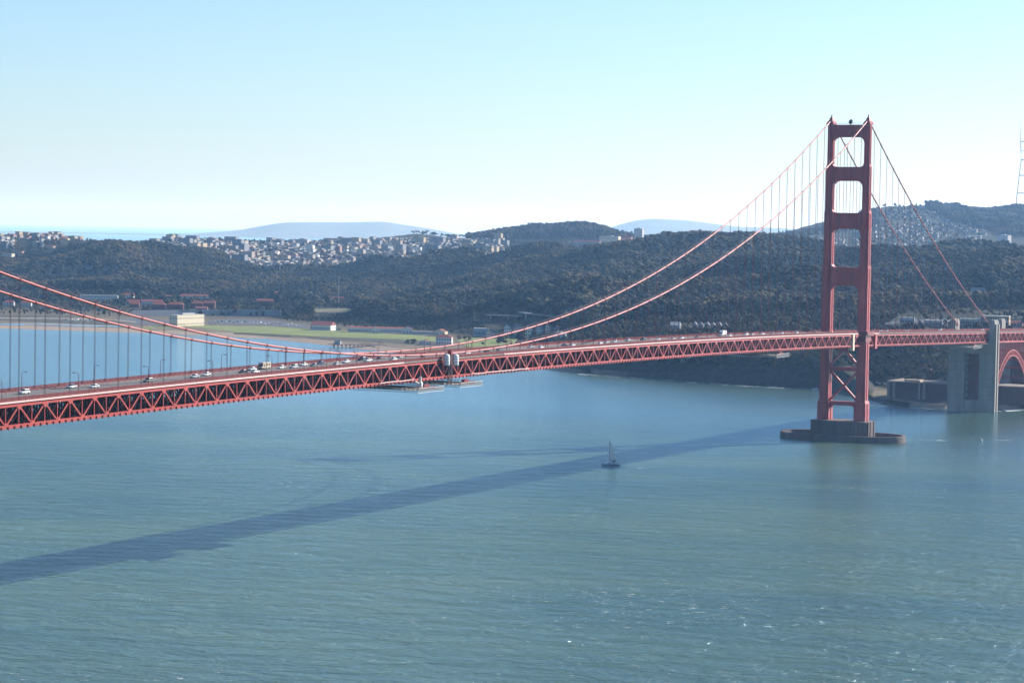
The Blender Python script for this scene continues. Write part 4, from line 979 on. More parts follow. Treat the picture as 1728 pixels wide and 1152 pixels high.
# city houses: the largest as single houses, the rest as one mass
def house_variant(name, w, d, h, wall, roof, gable, bays):
    mb = MB(); mb.mi = 0; mb.box(-w/2, w/2, -d/2, d/2, -4, h)
    mb.mi = 1
    if gable: mb.prism([(-w/2-.3, h), (w/2+.3, h), (0, h+2.6)], 'y', -d/2-.3, d/2+.3)
    else: mb.box(-w/2-.25, w/2+.25, -d/2-.25, d/2+.25, h, h+.5)
    mb.mi = 2
    for f_ in range(3):
        for k in range(bays):
            x = -w/2 + w*(k+.5)/bays; mb.box(x-.6, x+.6, -d/2-.06, -d/2-.01, h*(f_+.3)/3, h*(f_+.8)/3)
        for k in range(3):
            y = -d/2 + d*(k+.5)/3; mb.box(w/2+.01, w/2+.06, y-.6, y+.6, h*(f_+.3)/3, h*(f_+.8)/3)
    mb.mi = 0; mb.box(-w*.3, w*.1, -d/2-.9, -d/2-.07, h*.3, h*.98)
    return mb.mesh(name, wall, roof, GLASS)
HV = []
for i, (wl, rf, g) in enumerate([(CW[0], CR[0], 0), (CW[1], CR[1], 1), (CW[2], CR[0], 0), (CW[3], CR[2], 1), (CW[4], CR[1], 0), (CW[5], CR[0], 1), (CW[6], CR[1], 1), (CW[7], CR[0], 0)]):
    w, d, h = [(8, 15, 10), (8.5, 14, 9), (10, 16, 12), (8, 14, 9.5), (14, 18, 14), (8, 15, 9), (9, 14, 9), (12, 16, 13)][i]
    HV.append((house_variant('house', w, d, h, wl, rf, g, 2 if w < 11 else 4), w, d, h))
cand = []
def zone(c0, c1, near, far, rowgap, gap, keep, grp):
    a0, a1 = np.interp([c0, c1], FC, FAZ)
    lo = min(near(c0), near(c1), near((c0+c1)/2)); 
    D = lo; r = 0
    while D < max(far(c0), far(c1)):
        n = int((a1-a0)*D/gap)
        for k in range(n):
            A = a0+(a1-a0)*(k+random.random()*.5)/n; c = float(np.interp(A, FAZ, FC)); d = D + random.uniform(-4, 4)
            if near(c) < d < far(c) and random.random() < keep:
                x = CX+math.sin(A)*d; y = CY+math.cos(A)*d
                if vnoise(np.array([x]), np.array([y]), 120, 21)[0] < .22: continue
                if any(q[0] < c < q[1] and q[2] < d < q[3] for q in CLEAR): continue
                cand.append((d, c, x, y, random.choice([0, 1, 2, 2, 3, 3, 4, 4, 5, 5, 6, 7]), (0.12 if int(D/rowgap) % 5 else 0.12+math.pi/2)+random.choice([0, math.pi]), grp, random.uniform(.7, 1.05)*(.5 if grp == 2 else (1.1 if grp == 1 else .9)), (1.7 if grp == 2 else 1.0)))
                if grp == 0 and random.random() < .06: cand[-1] = cand[-1][:7]+(random.uniform(1.2, 1.9), random.uniform(1.6, 2.6))
        D += rowgap
I_ = lambda xs, ys: (lambda q: float(np.interp(q, xs, ys)))
zone(245, 850, I_([245, 330, 450, 640, 760, 850], [6000, 5900, 5570, 5470, 5450, 5320]), I_([245, 600, 850], [7250, 7200, 7000]), 26, 9.6, .62, 0)
zone(-420, 140, I_([-420, 60, 140], [5900, 5860, 5980]), I_([-420, 140], [6450, 6250]), 24, 14, .7, 1)
zone(1130, 1425, I_([1130, 1425], [6100, 6050]), I_([1130, 1425], [6900, 6900]), 34, 13, .5, 2)
zone(1440, 1660, I_([1440, 1660], [6450, 6350]), I_([1440, 1570, 1660], [8250, 8150, 7200]), 44, 17, .34, 2)
cand.sort(key=lambda q: q[0]-(150 if q[6] == 1 else 0))
GL = ['house in the dense far city between the woods and the skyline', 'house among trees on the hill at the left edge', 'house on the distant slopes beyond the tower']
VN = ['off-white flat roofed', 'buff gabled', 'sand coloured flat roofed', 'rose red roofed', 'wide slate grey', 'blue grey gabled', 'ivory gabled', 'broad ochre flat roofed']
GG = ['houses of the far city', 'houses on the left hill', 'houses on the slopes beyond the tower']
quota = {0: 200, 1: 50, 2: 40}; rest = []
for q in cand:
    if 0 <= q[1] <= 1728 and quota[q[6]] > 0:
        quota[q[6]] -= 1
        o = link('house', HV[q[4]][0], None, (q[2], q[3], terr1(q[2], q[3])), q[5], label=VN[q[4]]+' '+GL[q[6]], cat='house', group=GG[q[6]]); o.scale = (q[8], 1, q[7])
    else: rest.append(q)
mb = MB()
for q in rest:
    me_, w, d, h = HV[q[4]]; z = terr1(q[2], q[3]); ca, sa = math.cos(q[5]), math.sin(q[5]); f = q[7]; h *= f; w *= q[8]
    def R(x, y, zz): return (q[2]+x*ca-y*sa, q[3]+x*sa+y*ca, z+zz)
    P8 = [R(sx*w/2, sy*d/2, zz) for zz in (-4, h) for (sx, sy) in ((-1, -1), (1, -1), (1, 1), (-1, 1))]
    mb.mi = q[4]; mb.add(P8, [(0, 1, 5, 4), (1, 2, 6, 5), (2, 3, 7, 6), (3, 0, 4, 7)])
    mb.mi = 8 + (q[4] % 3)
    if q[4] in (1, 3, 5, 6):
        mb.add([R(-w/2-.3, -d/2-.3, h), R(w/2+.3, -d/2-.3, h), R(w/2+.3, d/2+.3, h), R(-w/2-.3, d/2+.3, h), R(0, -d/2-.3, h+2.6), R(0, d/2+.3, h+2.6)], [(0, 1, 4), (1, 2, 5, 4), (2, 3, 5), (3, 0, 4, 5), (0, 3, 2, 1)])
    else: mb.add([R(-w/2-.2, -d/2-.2, h+.4), R(w/2+.2, -d/2-.2, h+.4), R(w/2+.2, d/2+.2, h+.4), R(-w/2-.2, d/2+.2, h+.4), P8[4], P8[5], P8[6], P8[7]], [(0, 1, 2, 3), (4, 5, 1, 0), (5, 6, 2, 1), (6, 7, 3, 2), (7, 4, 0, 3)])
    mb.mi = 11
    for f_ in range(3):
        for k in range(2):
            x = -w/4 + w/2*k; mb.add([R(x-.7, -d/2-.05, h*(f_+.3)/3), R(x+.7, -d/2-.05, h*(f_+.3)/3), R(x+.7, -d/2-.05, h*(f_+.8)/3), R(x-.7, -d/2-.05, h*(f_+.8)/3)], [(0, 1, 2, 3)])
mb.build('city_houses', CW + CR + [GLASS], kind='stuff', label='countless small pale houses of the far city')
print('houses', len(cand))
# ------------------------------------------------------------------ ground sheets
def sheet(name, poly, matl, dz=0.35, label=None, step=14):
    """a thin sheet laid on the land inside a picture polygon"""
    pts = []
    for i in range(len(poly)):
        a, b_ = poly[i], poly[(i+1) % len(poly)]; n = max(1, int(math.hypot(b_[0]-a[0], b_[1]-a[1])/step))
        for k in range(n): pts.append((a[0]+(b_[0]-a[0])*k/n, a[1]+(b_[1]-a[1])*k/n))
    vs = []
    for q in pts:
        h_ = hit(*q)
        if h_ is not None: vs.append((h_.x, h_.y, h_.z+dz))
    me = bpy.data.meshes.new(name); me.from_pydata(vs, [], [tuple(range(len(vs)))])
    bm = bmesh.new(); bm.from_mesh(me); bmesh.ops.triangulate(bm, faces=bm.faces); bmesh.ops.recalc_face_normals(bm, faces=bm.faces); bm.to_mesh(me); bm.free()
    me.materials.append(matl); return link(name, me, kind='structure', label=label)
GRASS = mat('mown_grass', (0.155, 0.185, 0.044), rough=0.95, var=0.3, scale=0.02)
GRASS2 = mat('dry_grass', (0.12, 0.11, 0.05), rough=0.95, var=0.35, scale=0.03)
LOT = mat('parking_asphalt', (0.08, 0.08, 0.085), rough=0.9, var=0.25, scale=0.05)
SCRUBM = mat('dune_scrub', (0.055, 0.052, 0.033), rough=0.95, var=0.5, scale=0.05)
sheet('lawn', [(238, 553), (270, 549), (345, 550), (450, 551), (560, 558), (690, 565), (735, 569), (738, 577), (680, 573), (560, 569), (450, 564), (370, 560), (240, 557)], GRASS, label='long bright green lawn behind the beach')
sheet('lawn', [(770, 574), (790, 570), (850, 571), (892, 573), (885, 580), (850, 585), (790, 587)], GRASS, label='bright green lawn right of the lifeboat station')
sheet('scrub', [(395, 562), (560, 570), (680, 574.5), (736, 578), (736, 583), (660, 579), (560, 573.5), (395, 564)], SCRUBM, 0.3, 'strip of dark dune scrub between lawn and sand')
sheet('scrub', [(0, 531), (120, 533), (215, 545), (190, 548), (90, 544), (0, 541)], SCRUBM, 0.3, 'dark patchy scrub behind the beach at the left')
sheet('parking_lot', [(190, 539), (250, 536), (285, 541), (283, 549), (230, 548)], LOT, 0.3, 'grey lot in front of the grey wall')
sheet('parking_lot', [(352, 541), (400, 538), (470, 542), (522, 549), (520, 555), (450, 549.5), (352, 547)], LOT, 0.3, 'grey car park behind the green lawn')
sheet('path', [(0, 536.5), (160, 537.5), (230, 543), (229, 544.2), (160, 539), (0, 538)], mat('sandy_path', (0.29, 0.235, 0.17), rough=.95, var=.2, scale=.05), 0.45, 'sandy path across the flats at the left')
sheet('pool', [(0, 546.5), (70, 546), (150, 549), (210, 550.5), (240, 552), (200, 552.5), (100, 551), (0, 549)], mat('tidal_pool', (0.19, 0.25, 0.29), rough=.25, var=.15, scale=.03), 0.4, 'shallow tidal pool behind the beach')
sheet('parking_lot', [(1490, 668), (1520, 663), (1600, 655), (1690, 660), (1690, 684), (1600, 684)], LOT, 0.25, 'grey yard round the fort and pylon')
# the green slope in the woods
for (poly, lb) in [([(530, 522), (600, 521), (607, 526), (560, 529), (530, 528)], 'pale mown slope among the dark trees'), ([(640, 514), (668, 513), (690, 517), (650, 519)], 'light patch of grass right of the pale mown slope')]:
    sheet('lawn', poly, GRASS2, 1.0, lb)
CLEAR += [(532, 606, 3700, 3960), (642, 670, 3760, 3960)]
CLEAR += [(1145, 1215, 2600, 2745), (1515, 1660, 2640, 2735), (1476, 1512, 2280, 2345)]
sheet('parking_lot', [(1492, 549), (1560, 549.5), (1662, 549), (1662, 538), (1600, 539.5), (1540, 541), (1500, 545)], LOT, 1.2, 'grey toll plaza yard behind the side span')
sheet('parking_lot', [(1142, 560), (1222, 558.5), (1222, 554), (1142, 555.5)], LOT, .8, 'grey lot below the gabled houses')

# ------------------------------------------------------------------ surf along the rocks
def surf(name, polys, label, lo=.48, hi=.6):
    m, t, b = nodes_of('sea_foam'); geo = nd(t, 'ShaderNodeNewGeometry')
    mp = nd(t, 'ShaderNodeMapping'); mp.inputs['Scale'].default_value = (.25, 1, 1); mp.inputs['Rotation'].default_value = (0, 0, -.3); t.links.new(geo.outputs['Position'], mp.inputs[0])
    n = nd(t, 'ShaderNodeTexNoise', Scale=.22, Detail=6.0, Roughness=.7); t.links.new(mp.outputs[0], n.inputs['Vector'])
    mr = nd(t, 'ShaderNodeMapRange'); mr.inputs[1].default_value = lo; mr.inputs[2].default_value = hi; t.links.new(n.outputs[0], mr.inputs[0]); t.links.new(mr.outputs[0], b.inputs['Alpha'])
    b.inputs['Base Color'].default_value = (.60, .61, .60, 1); b.inputs['Roughness'].default_value = .8
    mb = MB()
    for poly in polys:
        vs = [ground(*q, .12) for q in poly]; mb.add(vs, [tuple(range(len(vs)))])
    return mb.build(name, m, kind='stuff', label=label)
surf('surf', [[(1464, 662), (1480, 660), (1508, 664), (1500, 672), (1494, 681), (1470, 682), (1455, 674)]], 'white breaking surf around the rocks left of the fort', .40, .54)
surf('surf', [[(1690, 690.5), (1728, 687.5), (1760, 684), (1760, 688), (1728, 692), (1700, 694)]], 'thin white surf along the sunlit beach at the right edge', .36, .5)
surf('surf', [[(975, 630), (1000, 630), (1100, 638.5), (1250, 649), (1385, 657), (1385, 659.5), (1250, 651.5), (1100, 640.5), (975, 631.5)]], 'faint surf line at the foot of the dark bluff', .50, .66)
surf('surf', [[(1490, 684), (1600, 691), (1690, 693), (1690, 694.5), (1600, 692.5), (1490, 686)]], 'faint surf line at the foot of the sea wall', .48, .62)
# rocks at the point
def rock(p, s, seed, label):
    r = random.Random(seed); bm = bmesh.new(); bmesh.ops.create_icosphere(bm, subdivisions=2, radius=1.0)
    for v in bm.verts:
        v.co *= 1+r.uniform(-.28, .28); v.co.x *= s[0]; v.co.y *= s[1]; v.co.z *= s[2]
    me = bpy.data.meshes.new('rock'); bm.to_mesh(me); bm.free(); me.materials.append(ROCK)
    return link('rock', me, None, p, r.uniform(0, 3), label=label, cat='rock', group='rocks at the point')
for i, (x, y, s) in enumerate([(1478, 675, (5, 4, 2.6)), (1484, 677, (7, 5, 3.2)), (1490, 679, (6, 5, 3.0)), (1497, 682, (6, 4, 2.4)), (1507, 685, (5, 3, 1.8))]):
    rock(ground(x, y, .2), s, 60+i, ['leftmost', 'second', 'third', 'fourth', 'fifth'][i]+' dark wet rock'+('' if i == 0 else ' from the left')+' in the surf before the fort')

# ------------------------------------------------------------------ the fort
f0 = on_u(1497, 676, 395); f1x = 40.0
FZ = 5.0; FT = on_u(1497, 643, 395).z
fort = empty('fort', (f0.x, 395, FZ-.5), 0, 'massive dark brick fort with flat parapet behind the sea wall', 'fort')
L = f1x-f0.x; H = FT-FZ
fw_ = MB().box(0, L, 0, 46, -1, H).build('wall', BRICK, fort)
MB().box(-.4, L+.4, -.4, 1.2, H, H+1.1).box(-.4, 1.2, 1.2, 46, H, H+1.1).box(1.2, L, 1.2, 46, H, H+.15).build('parapet', mat('fort_parapet', (.24, .19, .16), rough=.9, var=.3, scale=.2), fort)
for x in (1.0, 6.0, 29.0, 33.5, 60.0):
    MB().lathe([(1.3, -1), (1.3, H-.2)], 10, (x, -.2, 0)).build('pilaster', CONC, fw_)
wm = MB().box(-.55, .55, -.08, .08, 0, 1.5).mesh('embrasure', DARKM)
for r_ in range(3):
    for k in range(16):
        x = 9+k*(L-12)/16
        if abs(x-31) < 3.5: continue
        link('embrasure', wm, fw_, (x, -.05, 2.0+r_*H*.28))
MB().box(14, 28, 4, 14, H+.15, H+2.6).build('roof_shed', TAN, fort)
# pale bare tree behind the fort
tree(1563, 2330, 611, 'pale', 'pale bare topped tree rising behind the fort')

# ------------------------------------------------------------------ vehicles
def car_meshes(kind, paint):
    """meshes of one vehicle, nose towards +Y: body, windows, wheel, lamp positions"""
    b_ = MB(); g = MB(); w = .88
    if kind == 'sedan':
        b_.prism([(-2.25, .32), (2.2, .32), (2.28, .62), (2.05, .80), (1.0, .92), (-1.45, .95), (-2.2, .90), (-2.3, .6)], 'x', -w, w)
        b_.frustum(-.70, .70, -1.15, .35, 1.38, -.66, .66, -1.05, .22, 1.45)
        g.frustum(-.80, .80, -1.62, 1.05, .90, -.68, .68, -1.12, .32, 1.385); wb_, wr = 1.35, .32
    elif kind == 'suv':
        w = .94
        b_.prism([(-2.3, .38), (2.3, .38), (2.38, .75), (2.25, .98), (1.1, 1.08), (-2.25, 1.08), (-2.4, .7)], 'x', -w, w)
        b_.frustum(-.80, .80, -2.05, .35, 1.66, -.74, .74, -1.95, .2, 1.76)
        g.frustum(-.88, .88, -2.28, 1.0, 1.06, -.78, .78, -2.1, .38, 1.67); wb_, wr = 1.4, .37
    elif kind == 'van':
        w = .98
        b_.prism([(-2.6, .38), (2.4, .38), (2.55, .8), (2.3, 1.1), (1.7, 1.2), (-2.6, 1.2)], 'x', -w, w)
        b_.frustum(-.95, .95, -2.6, .9, 1.72, -.9, .9, -2.5, .8, 1.98); b_.box(-.97, .97, -2.6, -.5, 1.2, 1.73)
        g.frustum(-.95, .95, -.5, 1.65, 1.19, -.9, .9, -.5, .95, 1.73); wb_, wr = 1.6, .36
    elif kind == 'pickup':
        w = .95
        b_.prism([(-2.7, .42), (2.5, .42), (2.6, .85), (2.4, 1.05), (1.2, 1.12), (-.6, 1.12), (-.6, .75), (-2.6, .75), (-2.7, 1.1)], 'x', -w, w)
        b_.box(-w, -w+.1, -2.7, -.6, .74, 1.1); b_.box(w-.1, w, -2.7, -.6, .74, 1.1)
        b_.frustum(-.78, .78, -.45, .5, 1.68, -.74, .74, -.4, .4, 1.76)
        g.frustum(-.86, .86, -.6, 1.1, 1.11, -.76, .76, -.48, .55, 1.69); wb_, wr = 1.65, .38
    elif kind == 'truck':
        w = 1.2
        b_.box(-1.2, 1.2, -4.2, 1.8, .95, 3.6); b_.prism([(1.95, .55), (3.7, .55), (3.8, 1.3), (3.5, 1.5), (3.2, 2.4), (1.95, 2.5)], 'x', -1.1, 1.1); b_.box(-.9, .9, -4.1, 2.2, .6, .96)
        g.prism([(2.4, 1.5), (3.56, 1.52), (3.26, 2.3), (2.4, 2.35)], 'x', -1.13, 1.13); wb_, wr = 2.6, .5
    else:                       # camper van
        w = 1.2
        b_.prism([(-3.6, .6), (3.5, .6), (3.7, 1.1), (3.3, 1.4), (2.7, 2.2), (2.9, 2.4), (2.6, 3.05), (-3.5, 3.1), (-3.65, 2.8)], 'x', -1.2, 1.2)
        for s in (-1, 1):
            for (y0, y1, z0, z1) in ((-2.9, -1.7, 1.75, 2.4), (-1.0, .3, 1.75, 2.4), (1.3, 2.4, 1.45, 2.1)):
                a, c = sorted((s*1.2, s*1.23)); g.box(a, c, y0, y1, z0, z1)
        g.prism([(2.75, 2.18), (3.28, 1.45), (3.34, 1.47), (2.81, 2.2)], 'x', -1.0, 1.0); wb_, wr = 2.3, .42
    wl = MB(); wl.tube([(-.11, 0, 0), (.11, 0, 0)], wr, 12)
    return b_.mesh('body', paint), g.mesh('windows', GLASS), wl.mesh('wheel', TYRE), (w, wb_, wr)
CM = {}
LAMPM = mat('lamp_lens', (.7, .68, .6), rough=.2, var=.05); LAMPR = mat('tail_lens', (.35, .03, .03), rough=.3, var=.05)
lensm = MB().box(-.16, .16, -.04, .04, -.08, .08); HLM = lensm.mesh('headlight', LAMPM); TLM = lensm.mesh('tail_light', LAMPR)
NOSE = {'sedan': (2.26, -2.29, .62), 'suv': (2.37, -2.38, .8), 'van': (2.53, -2.62, .85), 'pickup': (2.58, -2.71, .85), 'truck': (3.79, -4.22, 1.0), 'camper': (3.69, -3.64, 1.0)}
def vehicle(kind, colour, loc, rz, label, cat='car', group=None, name=None, lamps=True):
    key = (kind, colour)
    if key not in CM: CM[key] = car_meshes(kind, CARS[colour])
    bd, gl, wl, (w, wb_, wr) = CM[key]
    o = empty(name or {'sedan': 'car', 'suv': 'car', 'van': 'van', 'pickup': 'pickup', 'truck': 'truck', 'camper': 'camper'}[kind], loc, rz, label, cat, group)
    link('body', bd, o); link('windows', gl, o)
    for sx in (-1, 1):
        for sy in (-1, 1): link('wheel', wl, o, (sx*(w-.1), sy*wb_, wr))
        if lamps:
            link('headlight', HLM, o, (sx*(w-.25), NOSE[kind][0], NOSE[kind][2])); link('tail_light', TLM, o, (sx*(w-.25), NOSE[kind][1], NOSE[kind][2]))
    return o
ORD = ['first', 'second', 'third', 'fourth', 'fifth', 'sixth', 'seventh', 'eighth', 'ninth', 'tenth', 'eleventh', 'twelfth', 'thirteenth', 'fourteenth', 'fifteenth', 'sixteenth', 'seventeenth', 'eighteenth', 'nineteenth', 'twentieth']
def ordw(i):
    if i < 20: return ORD[i]
    tens = {2: 'twenty', 3: 'thirty', 4: 'forty', 5: 'fifty'}; k = i+1
    return {20: 'twentieth', 30: 'thirtieth', 40: 'fortieth', 50: 'fiftieth'}[k] if k % 10 == 0 else tens[k//10]+'-'+ORD[k % 10-1]
TRAFFIC = [(41,662,'suv','white'),(121,651,'sedan','white'),(159,651.6,'sedan','white'),(250,642.6,'suv','grey'),(328.5,635,'sedan','silver'),(348,632,'sedan','white'),(410,627.7,'sedan','black'),(425.5,622,'sedan','white'),(431,627,'sedan','white'),
 (446,617.6,'camper','tan'),(474.6,620,'sedan','white'),(495.8,619.6,'suv','silver'),(512,615,'sedan','white'),(530,616.6,'sedan','grey'),(541,612.5,'sedan','blue'),(568.7,614,'sedan','silver'),(584,610,'sedan','white'),(611,606.7,'suv','black'),(621,608,'pickup','white'),(643,604,'suv','grey'),(665,605.4,'sedan','white'),(676,602,'sedan','silver'),(716,603,'sedan','grey'),(788,596.7,'suv','white'),
 (822,593,'sedan','black'),(843,590.8,'suv','grey'),(895.5,585.6,'sedan','silver'),(912.8,586.7,'sedan','white'),(952,582.7,'sedan','black'),(966,582,'sedan','white'),(1012.7,579,'sedan','white'),(1023,578,'sedan','silver'),(1037,577,'suv','white'),(1060,573.4,'sedan','silver'),(1085,572.8,'suv','black'),(1109.6,572.5,'sedan','white'),(1135.6,572,'sedan','silver'),(1150,570.5,'sedan','white'),(1176,568.5,'sedan','grey'),
 (1219,563,'truck','white'),(1231,566,'sedan','white'),(1258.6,564,'suv','white'),(1268.8,564,'sedan','silver'),(1286,563,'sedan','white'),(1303,562.5,'sedan','grey'),(1319.5,561.5,'sedan','white'),(1344,561.5,'suv','white'),(1377,561,'sedan','silver'),(1487,558,'sedan','white'),(1497,558,'suv','white'),(1530,557,'sedan','silver'),(1586,556,'van','white'),(1612,556,'sedan','grey'),(1658,555.6,'sedan','white')]
LANES = [-8.0, -4.8, -1.6, 1.6, 4.8, 8.0]
used = {}
CNAME = {'sedan': 'car', 'suv': 'tall car', 'van': 'van', 'pickup': 'pickup', 'truck': 'box truck', 'camper': 'camper van'}
nth = {}
for (px, py, kd, colr_) in TRAFFIC:
    u = on_w(px, py, 0).y
    for _ in range(3):
        z = B(u)+9.56; g_ = ground(px, py+1.5, z); u = 0.5*u + 0.5*on_w(px, py, max(-8, min(8, g_.x))).y
    w = min(LANES, key=lambda q: abs(q-max(-8, min(8, g_.x)))); u = on_w(px, py, w).y
    while any(abs(u-q) < 9 for q in used.get(w, [])): u += 9.5
    used.setdefault(w, []).append(u)
    sl_ = (B(u+2)-B(u-2))/4
    k = nth.get((kd, colr_), 0); nth[(kd, colr_)] = k+1
    tot = sum(1 for q in TRAFFIC if q[2] == kd and q[3] == colr_)
    lb = (f'{ordw(k)} {colr_} {CNAME[kd]} from the left on the bridge roadway' if tot > 1 else f'only {colr_} {CNAME[kd]} driving on the bridge roadway')
    o = vehicle(kd, colr_, (w, u, B(u)+9.565), 0 if w > 0 else math.pi, lb, CNAME[kd] if kd not in ('suv',) else 'car', 'vehicles crossing the bridge')
    o.rotation_euler = (math.atan(sl_)*(1 if w > 0 else -1), 0, 0 if w > 0 else math.pi)
# parked cars
def park(rows, name, label, group, rz=0.3):
    r = random.Random(len(rows)*7)
    for (px, py) in rows:
        h_ = hit(px, py)
        if h_ is None: continue
        kd = r.choice(['sedan', 'sedan', 'suv', 'van']); cl = r.choice(['white', 'white', 'silver', 'grey', 'blue', 'black', 'white'])
        vehicle(kd, cl, (h_.x, h_.y, h_.z+.42), rz+r.uniform(-.1, .1), label.replace('parked car', 'parked '+cl+' '+CNAME[kd]), 'car', group, name='parked_car', lamps=False)
park([(112+i*3.3, 540.5+(i % 3)*.8) for i in range(15)], 'parked_car', 'parked car in the bright row behind the beach at the left', 'cars parked behind the beach')
park([(362+i*6.5, 542.5+i*.25+(i % 2)*1.6) for i in range(22)], 'parked_car', 'parked car in the car park between lawn and dark trees', 'cars parked behind the lawn')
park([(1152+i*4.6, 556.5-.1*i) for i in range(13)], 'parked_car', 'parked car in the lot below the row of gabled houses', 'cars parked below the gabled houses')
park([(1480+i*4.4, 649.5+i*.55) for i in range(7)], 'parked_car', 'parked car in the white row left of the fort', 'cars parked left of the fort')
park([(1525+i*6.2, 545.5-(i % 3)*2.2) for i in range(22)], 'parked_car', 'parked car on the plaza behind the side span', 'cars parked on the plaza')

# ------------------------------------------------------------------ lamps on the bridge
poleM = MB().lathe([(.22, 0), (.22, .9), (.12, 1.0), (.085, 6.6)], 8).mesh('pole', REDDARK, smooth=False)
armM = MB().tube([(0, 0, 6.55), (.12, 0, 7.1), (.5, 0, 7.45), (1.1, 0, 7.55), (2.1, 0, 7.5)], [.085, .08, .07, .065, .06], 6).mesh('arm', REDDARK, smooth=True)
headM = MB().frustum(1.5, 2.6, -.24, .24, 7.30, 1.6, 2.4, -.14, .14, 7.58).mesh('lamp_head', DARKM)
def lamps(side, us, txt):
    n = 0
    for u in us:
        px = None
        o = empty('street_lamp', (side*10.4, u, B(u)+9.75), math.pi if side > 0 else 0, f'{ordw(n)} street lamp from the left along the {txt} kerb of the bridge', 'street lamp', 'street lamps on the bridge')
        link('pole', poleM, o); ar_ = link('arm', armM, o); link('lamp_head', headM, ar_); n += 1
uw = [-980.8+45.72*k for k in range(29)]; ue = [-942.0+45.72*k for k in range(28)]
lamps(1, [u for u in uw if abs(u) > 14 and not 334 < u < 356 and u < 450], 'near')
lamps(-1, [u for u in ue if abs(u) > 14 and not 334 < u < 356 and u < 450], 'far')

# ------------------------------------------------------------------ work platforms slung under the deck
def traveller(u0, u1, drop, label, boxes=True, w_out=19.0):
    z = B((u0+u1)/2)-drop; o = empty('work_platform', (0, (u0+u1)/2, z), 0, label, 'scaffold', 'work platforms under the deck'); h = (u1-u0)/2
    mb = MB(); mb.box(-15, w_out, -h, h, -.12, .12); mb.build('platform_floor', WOOD, o)
    for uu in (-h, h):
        mb = MB(); mb.bar((-15, uu, .9), (w_out, uu, .9), .22); mb.bar((-15, uu, -.9), (w_out, uu, -.9), .22); x = -15
        while x < w_out-1: mb.bar((x, uu, -.9), (x+1.1, uu, .9), .13); mb.bar((x+1.1, uu, .9), (x+2.2, uu, -.9), .13); x += 2.2
        mb.build('lattice_girder', STEEL, o)
    mb = MB(); y = -h
    while y < h-1: mb.bar((w_out, y, -1.1), (w_out, y+1.0, 1.0), .16); mb.bar((w_out, y+1.0, 1.0), (w_out, y+2.0, -1.1), .16); y += 2.0
    mb.bar((w_out, -h, 1.0), (w_out, h, 1.0), .2); mb.bar((w_out, -h, -1.1), (w_out, h, -1.1), .2); mb.build('outer_lattice', STEEL, o)
    for x in (-13, 0, 13):
        for uu in (-h*.8, h*.8): MB().bar((x, uu, 0), (x, uu, drop+.3), .16).build('hanger', STEEL, o)
    mb = MB(); mb.box(w_out-.9, w_out-.2, -h*.85, h*.3, .12, 1.3); mb.box(14.5, 16.0, h*.2, h*.6, .12, 1.9); mb.build('equipment', REDDARK, o)
    return o
u_a = on_w(715, 653, 17).y; u_b = on_w(783, 648, 17).y
traveller(u_a-13, u_a+13, 3.4, 'grey lattice work platform slung under the deck left of the white enclosures', w_out=21)
traveller(u_b-12, u_b+12, 3.0, 'grey lattice work platform slung under the deck right of the white enclosures', w_out=21)
u_c = on_w(1318, 596, 17).y; traveller(u_c-14, u_c+10, 2.6, 'small work platform under the deck just left of the tower', w_out=19)
u_d = on_w(1648, 582, 17).y; traveller(u_d-18, u_d+8, 2.6, 'pale work platform under the side span beside the pylon', w_out=19)
# dark shadow net between the two platforms' fronts and pale hoses
def hose(px0, py0, px1, py1, label):
    a = on_w(px0, py0, 15.0); b_ = on_w(px1, py1, 15.0); r = random.Random(px0); pts = []
    for k in range(17):
        f = k/16; p = a.lerp(b_, f); pts.append((15.0, p.y, p.z+r.uniform(-.18, .18)))
    o = MB().tube(pts, .15, 7).build('air_hose', WHITE, None, smooth=True, label=label, cat='hose'); return o
hose(640, 646.5, 700, 640, 'white hose along the bottom chord left of the white enclosures')
hose(793, 631, 892, 621.5, 'white hose along the bottom chord right of the white enclosures')
# white wrapped enclosures hanging on the outside of the railing
for i, (px, lb) in enumerate([(753, 'left of two white wrapped enclosures hung outside the railing'), (768, 'right of two white wrapped enclosures hung outside the railing')]):
    p = on_w(px, 616.5, 16.0); o = empty('wrapped_enclosure', (16.2, p.y, p.z), 0, lb, 'enclosure', 'white wrapped enclosures')
    MB().lathe([(1.3, 0), (1.55, .3), (1.5, 1.6), (1.6, 2.9), (1.5, 4.3), (1.3, 5.1), (.5, 5.5)], 12).build('tarpaulin', TARP, o, smooth=True)
    mb = MB()
    for z in (.5, 1.8, 3.2, 4.4): mb.lathe([(1.62, z-.06), (1.62, z+.06)], 12)
    mb.build('strap', GREYW, o)
    mb = MB()
    for dx in (-1.2, 1.2): mb.bar((-1.6, dx, 5.0), (0, dx, 5.0), .15)
    mb.build('bracket', DARKM, o)
p = on_w(760, 600, 15.4)
o = empty('hoist_tower', (15.4, p.y, B(p.y)-3.0), 0, 'dark hoist frame between the two white enclosures reaching below the deck', 'hoist')
mb = MB()
for dx in (-.7, .7):
    for dy in (-.7, .7): mb.bar((dx, dy, 0), (dx, dy, 15.4), .22)
mb.build('mast', DARKM, o)
mb = MB()
for k in range(10): mb.bar((-.7, -.7, k*1.5), (.7, .7, k*1.5+1.5), .14); mb.bar((.7, -.7, k*1.5), (.7, -.7, k*1.5), .14); mb.bar((.7, -.7, k*1.5), (.7, .7, k*1.5+1.5), .14); mb.bar((-.7, .7, k*1.5+1.5), (-.7, -.7, k*1.5), .14)
mb.build('lacing', REDDARK, o); MB().box(-.9, .9, -.9, .9, 14.8, 16.6).build('winch_head', REDDARK, o)
p = on_w(708, 645, 16.5)
o = empty('air_filter', (16.8, p.y, p.z-4), 0, 'white upright cylinder machine on the left work platform', 'machine')
